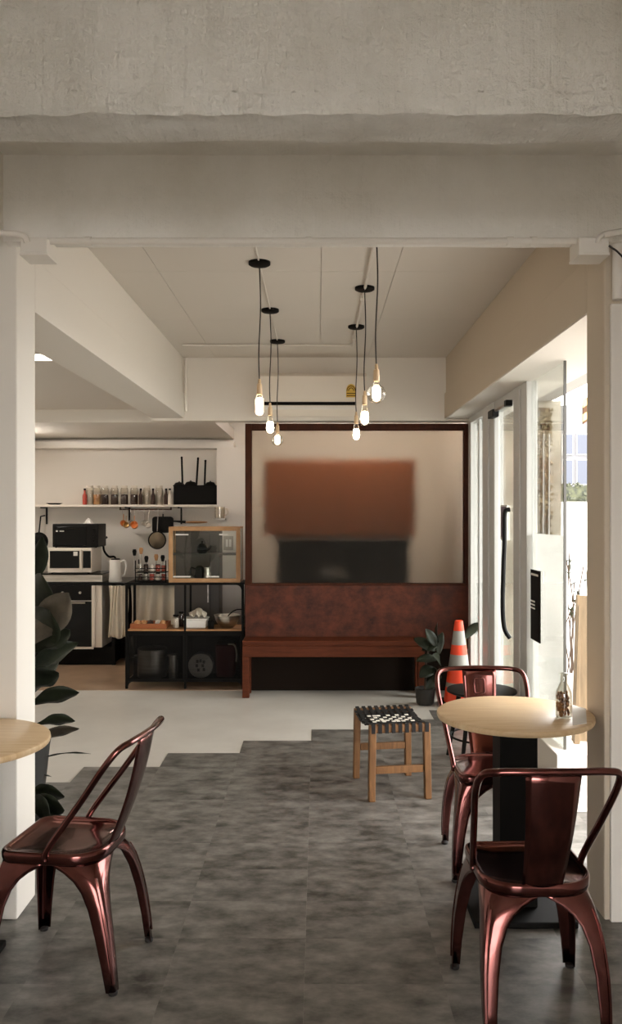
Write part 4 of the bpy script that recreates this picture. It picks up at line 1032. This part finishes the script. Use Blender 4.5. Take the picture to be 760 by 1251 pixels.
G().tube([(x,9.475,z+.085),(x,9.48,PZ(628,9.49))], .007, 6).build('handle', M['black'], t)
x, y, z = P(192, 660, 9.42)
t = thing('wire_sieve', 'round metal sieve hanging below the black pan', 'sieve', (x,y,z-.1))
G().tube([(x+.095*math.cos(R(12*k)), y, z+.095*math.sin(R(12*k))) for k in range(30)], .006, 6, closed=True).build('rim', M['black'], t, smooth=True)
q = G(); q.lathe([(.093,0),(.085,.02),(.06,.04),(.03,.05),(.003,.053)], (x,y,z), 24, Matrix.Rotation(R(-90),3,'X')); q.build('mesh', see_through('sieve_mesh', (126,112,92), .8), t, smooth='all')
G().tube([(x,y,z+.095),(x+.01,y,PZ(628,9.42))], .005, 6).build('handle', M['steel'], t)
# jars on the shelf
JR = [(109.5,'flour',.10,'white-filled storage jar with a black band at the microwave end of the jar row'),(118.5,'bread',.11,'tan-filled storage jar second in the jar row'),(128,'coffee',.10,'dark-filled storage jar third in the jar row'),(140,'coffee',.10,'coffee-filled storage jar fourth in the jar row'),(152,'coffee',.10,'coffee-filled storage jar fifth in the jar row'),(164,'coffee',.11,'coffee-filled storage jar between the fifth jar and the white jar'),(179.5,'flour',.11,'white-filled storage jar near the black crate'),(194.5,'flour',.11,'white-filled storage jar next to the small dark bottles by the crate')]
for k, (px_, fl, _, lb) in enumerate(JR):
    x = PX(px_,9.56); jar(x, 9.56, SZ+.0005, .043, .215, fl, 'cream', lb, 'storage jars on the wall shelf', .72 if fl == 'flour' else .5)
for k, (px_, mm, lb) in enumerate(((103.5,'red','small red-brown bottle at the microwave end of the jar row'),(172,'coffee','small dark bottle between the coffee jars and the white jar'),(187,'coffee','small dark bottle between the two white-filled jars'),(203,'coffee','small dark bottle at the crate end of the jar row'),(207.5,'flour','small pale bottle leaning by the black crate'))):
    x = PX(px_,9.5); t = thing('small_bottle', lb, 'bottle', (x,9.5,SZ), group='small bottles on the wall shelf')
    G().lathe([(.022,0),(.024,.005),(.024,.10),(.011,.13),(.011,.16)], (x,9.5,SZ+.0005), 14).build('body', M[mm], t, smooth=True)
    G().cyl((x,9.5,SZ+.161), .013, .02, 12).build('cap', M['black'], t)
x = PX(66.5,9.55)
t = thing('dark_dish', 'flat dark dish lying alone on the wall shelf', 'dish', (x,9.55,SZ))
G().lathe([(.05,0),(.06,.003),(.09,.016),(.086,.018),(.055,.008),(.003,.006)], (x,9.55,SZ+.0005), 24).build('body', M['black'], t, smooth=True)
# black crate with pan handles
c0, c1 = PX(212,9.5), PX(267,9.5)
t = thing('black_crate', 'black plastic crate at the end of the wall shelf', 'crate', ((c0+c1)/2, 9.57, SZ))
cz1 = PZ(594,9.5)
for (a,b_,c_,d_) in ((c0,c1,9.5,9.508),(c0,c1,9.652,9.66)): G().box(a,b_,c_,d_,SZ+.008,cz1).build('side', M['black'], t, bevel=.002)
for a in (c0, c1-.008): G().box(a,a+.008,9.508,9.652,SZ+.008,cz1).build('end', M['black'], t)
G().box(c0,c1,9.5,9.66,SZ+.0005,SZ+.008).build('bottom', M['black'], t)
G().box(c0-.006,c1+.0,9.494,9.666,cz1,cz1+.012).build('lid', M['black'], t, bevel=.003)
for k, (px_, top, tilt, lb) in enumerate(((223,559,-1,'long black handle standing at the jar end of the crate'),(240,560,2,'long black handle standing in the middle of the crate'),(250,563,1,'long black handle standing nearest the wall pier in the crate'))):
    t = thing('long_utensil', lb, 'utensil', (PX(px_,9.58),9.58,cz1+.0125), group='long handles rising from the crate')
    a = (PX(px_,9.58),9.58,cz1+.0125); b_ = P(px_+tilt,top,9.58)
    G().tube([a,b_], .011, 8).build('grip', M['black'], t, smooth=True)
    G().ball(b_, .013).build('end_knob', M['black'], t, smooth=True)
for k, (px_, w_, h_, lb) in enumerate(((219,.06,.035,'low black pan lying upside down on the crate at the jar end'),(233,.07,.045,'rounded black pan lying upside down in the middle of the crate'),(257,.06,.04,'black bundle lying on the crate beside the wall pier'))):
    x = PX(px_,9.57); q = G(); q.lathe([(w_,0),(w_*1.02,.006),(w_*.7,h_*.8),(w_*.15,h_),(.003,h_+.012)], (x,9.57,cz1+.0125), 18); tag(q.build('small_pan', M['black'], smooth=True), lb, 'pan', 'black pans on the crate')
# platter leaning above the display cabinet, glass mug on the pier
x, y, z = P(240, 638, 9.5)
t = thing('serving_platter', 'thin oval platter with a dark handle hanging under the wall shelf', 'platter', (x,y,z-.03))
q = G(); q.add([], []); q.ball((x,y,z), .13, .05, .014, 24, 8); q.build('body', M['shelfwood'], t, smooth='all')
G().tube([(x-.12,y,z+.002),(x-.26,y,z+.012)], [.016,.008], 8).build('handle', M['black'], t, smooth=True)
x, y, z = P(268.5, 626, 9.22)
t = thing('glass_mug', 'clear glass measuring jug on a small bracket beside the wall pier', 'jug', (x,y,z-.08))
G().lathe([(.05,0),(.055,.005),(.057,.125),(.053,.125),(.05,.01),(.003,.008)], (x,y,z-.065), 22).build('body', M['jarglass'], t, smooth=True)
G().lathe([(.046,0),(.048,.09),(.003,.09)], (x,y,z-.055), 20).build('contents', M['flour'], t, smooth=True)
G().tube(smooth_path([(x+.055,y,z+.04),(x+.085,y,z+.03),(x+.085,y,z-.02),(x+.055,y,z-.03)], 4), .006, 6).build('handle', M['jarglass'], t, smooth=True)
G().box(x-.06,x+.06,y-.05,9.2999,z-.078,z-.0655).build('bracket', M['steel'], t)
t = thing('wall_socket', 'grey switch plate on the white wall pier', 'socket', (PX(279,9.29),9.29,PZ(672,9.29)))
G().box(PX(273,9.29),PX(285,9.29),9.288,9.2995,PZ(672,9.29),PZ(655,9.29)).build('plate', mat('grey_plate', (170,163,152), .5), t, bevel=.003)
for a in (276, 280): G().box(PX(a,9.29),PX(a+2.6,9.29),9.283,9.288,PZ(668,9.29),PZ(659,9.29)).build('switch', M['whiteplastic'], t)
# round black thing beside the microwave: hanging pan
x, y, z = P(44, 662, 9.4)
t = thing('wok', 'round black wok hanging on the wall beside the toaster oven', 'pan', (x,y,z-.1))
G().lathe([(.105,0),(.09,.03),(.05,.055),(.003,.06)], (x,9.5,z), 26, Matrix.Rotation(R(90),3,'X')).build('body', M['black'], t, smooth=True)
G().tube([(x,9.5,z+.1),(x,9.56,z+.28),(x,9.699,z+.29)], .008, 6).build('handle', M['black'], t)

# ================================================================== OUTDOORS
G().box(1.62, 60, -10, 80, -.2, -.05).build('ground_outside', M['ext_ground'], kind='structure')
G().box(-20, 1.62, -12, -2.0, -.2, -.02).build('ground_entrance', M['ext_ground'], kind='structure')
G().box(1.62, 2.7, 3.4, 4.55, -.05, -.002).build('floor_threshold', M['tile'], kind='structure')
wallbox('ceiling_porch', 'ext_white', 1.6, 2.75, 3.6, 10.7, 2.92, 3.02, label='white porch soffit outside the shopfront')
wallbox('wall_outside', 'ext_wall', 1.62, 2.86, 10.0, 10.2, -.05, 2.92, label='pale outdoor boundary wall')
wr = struct('wall_outside_return', (1.5, 7.40, 0), 'weathered outdoor wall return with vertical battens')
M['ext_return'] = mat('grey_green_outdoor_render', (92,90,80), .9)
G().box(1.39, 1.6, 7.40, 7.419, -.05, 2.44).build('render_coat', M['ext_return'], wr)
for a in (1.40, 1.432, 1.47, 1.52): G().box(a, a+.018, 7.385, 7.40, -.05, 2.42).build('batten', M['ext_return'], wr)
wallbox('wall_outside_side', 'ext_wall', 1.62, 1.8, 7.6, 10.0, -.05, 2.92)
# leaning planks
for k, (pxa, pxb, pt_, lb) in enumerate(((698,709,742,'narrow weathered plank leaning outside beside the column, shorter one'),(703,726,729,'wide weathered plank leaning outside against the column'))):
    d0 = 4.75 + .06*k
    g = G(); xa_, xb_ = PX(pxa+(4 if k == 0 else -3),d0), PX(pxb,d0); zt_ = PZ(pt_,d0); zb_ = .311
    g.add([(xa_,d0,zb_),(xb_,d0,zb_),(xb_,d0+.03,zb_),(xa_,d0+.03,zb_),(xa_+.055,d0+.10,zt_),(xb_+.03,d0+.10,zt_-.01),(xb_+.03,d0+.13,zt_-.01),(xa_+.055,d0+.13,zt_)],
          [(0,3,2,1),(4,5,6,7),(0,1,5,4),(1,2,6,5),(2,3,7,6),(3,0,4,7)])
    tag(g.build('wooden_plank', M['plywood'], bevel=.002), lb, 'plank')
# creeper covered post
px0, dd = 652, 9.0
cp = thing('creeper_post', 'brown outdoor post overgrown with dry creeper behind the frosted panel', 'post', (PX(661,dd), dd, -.05))
G().box(PX(650,dd), PX(672,dd), dd, dd+.2, -.05, PZ(498,dd)).build('post', M['ext_brown'], cp)
g = G(); rs = random.Random(5)
for k in range(900):
    x = rs.uniform(PX(648,dd), PX(673,dd)); z = rs.uniform(1.3, PZ(500,dd)); y = dd - rs.uniform(0,.06); s_ = rs.uniform(.012,.03); a = rs.random()*6.28
    u = Vector((math.cos(a), rs.uniform(-.5,.5), math.sin(a)))*s_; w_ = Vector((-math.sin(a), rs.uniform(-.4,.4), math.cos(a)))*s_*.6
    c = Vector((x,y,z)); g.add([c-u, c-w_, c+u, c+w_], [(0,1,2,3)])
g.build('creeper_leaves', M['creeper'], cp, kind='stuff')
for px_ in (664, 671): tag(G().tube([P(px_,530,dd-.1), P(px_-.5,660,dd-.1), (PX(px_-.5,dd-.1),dd-.1,-.05)], .009, 6).build('pale_pole', M['ext_white']), {664:'thin pale pole crossing in front of the creeper post',671:'thin pale pole along the edge of the creeper post'}[px_], 'pole', 'thin poles by the creeper post')
tag(G().tube([(PX(626,9.2),9.2,-.05),(PX(626,9.2),9.2,2.9)], .05, 12).build('brown_pipe', M['ext_brown'], smooth=True), 'brown outdoor downpipe seen through the glass door', 'pipe')
tag(G().tube([(PX(584,8.6),8.6,-.05),(PX(584,8.6),8.6,2.9)], .02, 10).build('pale_pipe', M['ext_white'], smooth=True), 'pale outdoor pipe seen through the panel beside the partition', 'pipe')
# striped board
t = thing('striped_board', 'yellow and dark striped board hanging outside by the column', 'sign', (PX(716,8), 8.0, PZ(516,8)))
a0, a1 = PX(712.5,8), PX(728,8)
for k, (ya_, yb_, mm) in enumerate(((486,496,'yellow_pale'),(496,504,'ext_brown'),(504,513,'yellow_pale'),(513,516,'ext_brown'))):
    if mm == 'yellow_pale' and mm not in M: M[mm] = mat('pale_yellow_paint', (218,190,128), .7)
    q = G(); q.prism([(a0,PZ(yb_+2,8)),(a1,PZ(yb_-8,8)),(a1,PZ(ya_-8,8)),(a0,PZ(ya_+2,8))], 'y', 8.0, 8.02); q.build('stripe', M[mm], t)
G().tube([(a0+.06,8.03,PZ(513,8)),(a0+.06,8.03,2.92)], .008, 6).build('hanger', M['ext_brown'], t)
# white planter wall, hedge and building across the street
wallbox('wall_street', 'ext_white', 5.0, 9.5, 20.0, 20.3, -.05, 1.87)
g = G(); rs = random.Random(8)
for k in range(2600):
    x = rs.uniform(5.0,9.4); y = rs.uniform(20.4,20.8); z = rs.uniform(1.5,2.32); s_ = rs.uniform(.03,.07); a = rs.random()*6.28
    u = Vector((math.cos(a), rs.uniform(-.5,.5), math.sin(a)))*s_; w_ = Vector((-math.sin(a), rs.uniform(-.4,.4), math.cos(a)))*s_*.6
    c = Vector((x,y,z)); g.add([c-u, c-w_, c+u, c+w_], [(0,1,2,3)])
hg = thing('hedge', 'clipped green hedge growing above the white street wall', 'hedge', (7.2, 20.6, -.05))
g.build('leaves', M['hedge'], hg, kind='stuff')
G().box(5.05, 9.35, 20.45, 20.75, -.05, 2.24).build('core', M['hedge'], hg)
M['facade'] = mat('pale_grey_facade', (90,90,92), .85)
bd = thing('building', 'white building with bluish windows across the street', 'building', (8, 30, -.05))
G().box(6.8, 14, 30, 36, -.05, 5.4).build('wall', M['facade'], bd)
for (a, b_) in ((8.6,9.0),(9.12,9.7),(9.85,10.5)):
    for (z0_, z1_) in ((2.6,3.5),(3.65,4.4)):
        w_ = G().box(a,b_,29.96,30,z0_,z1_).build('window', M['ext_white'], bd)
        G().box(a+.03,b_-.03,29.94,29.96,z0_+.03,z1_-.03).build('pane', M['ext_pane'], w_)
G().box(8.3, 8.45, 29.9, 30, 0, 5.2).build('drain_pipe', M['ext_wall'], bd)
# shrub beside the kerb outside
sb = thing('bare_shrub', 'thin shrub with sparse leaves outside beyond the glass edge', 'shrub', (PX(700,8.8), 8.8, -.05))
rs = random.Random(12)
for k in range(7):
    b0 = Vector((PX(699,8.8)+rs.uniform(-.05,.05), 8.8, -.05)); tp = Vector(P(rs.uniform(690,718), rs.uniform(640,760), 8.8)); md = b0.lerp(tp,.5)+Vector((rs.uniform(-.08,.08),0,.1))
    G().tube(smooth_path([b0,md,tp],4), .006, 5).build('branch', M['trunk'], sb)
    for q in range(4):
        p = md.lerp(tp, rs.uniform(.1,1)); leaf(p, p+Vector((rs.uniform(-.09,.09),rs.uniform(-.05,.05),rs.uniform(-.02,.09))), .018, M['hedge'], sb, shape='round')
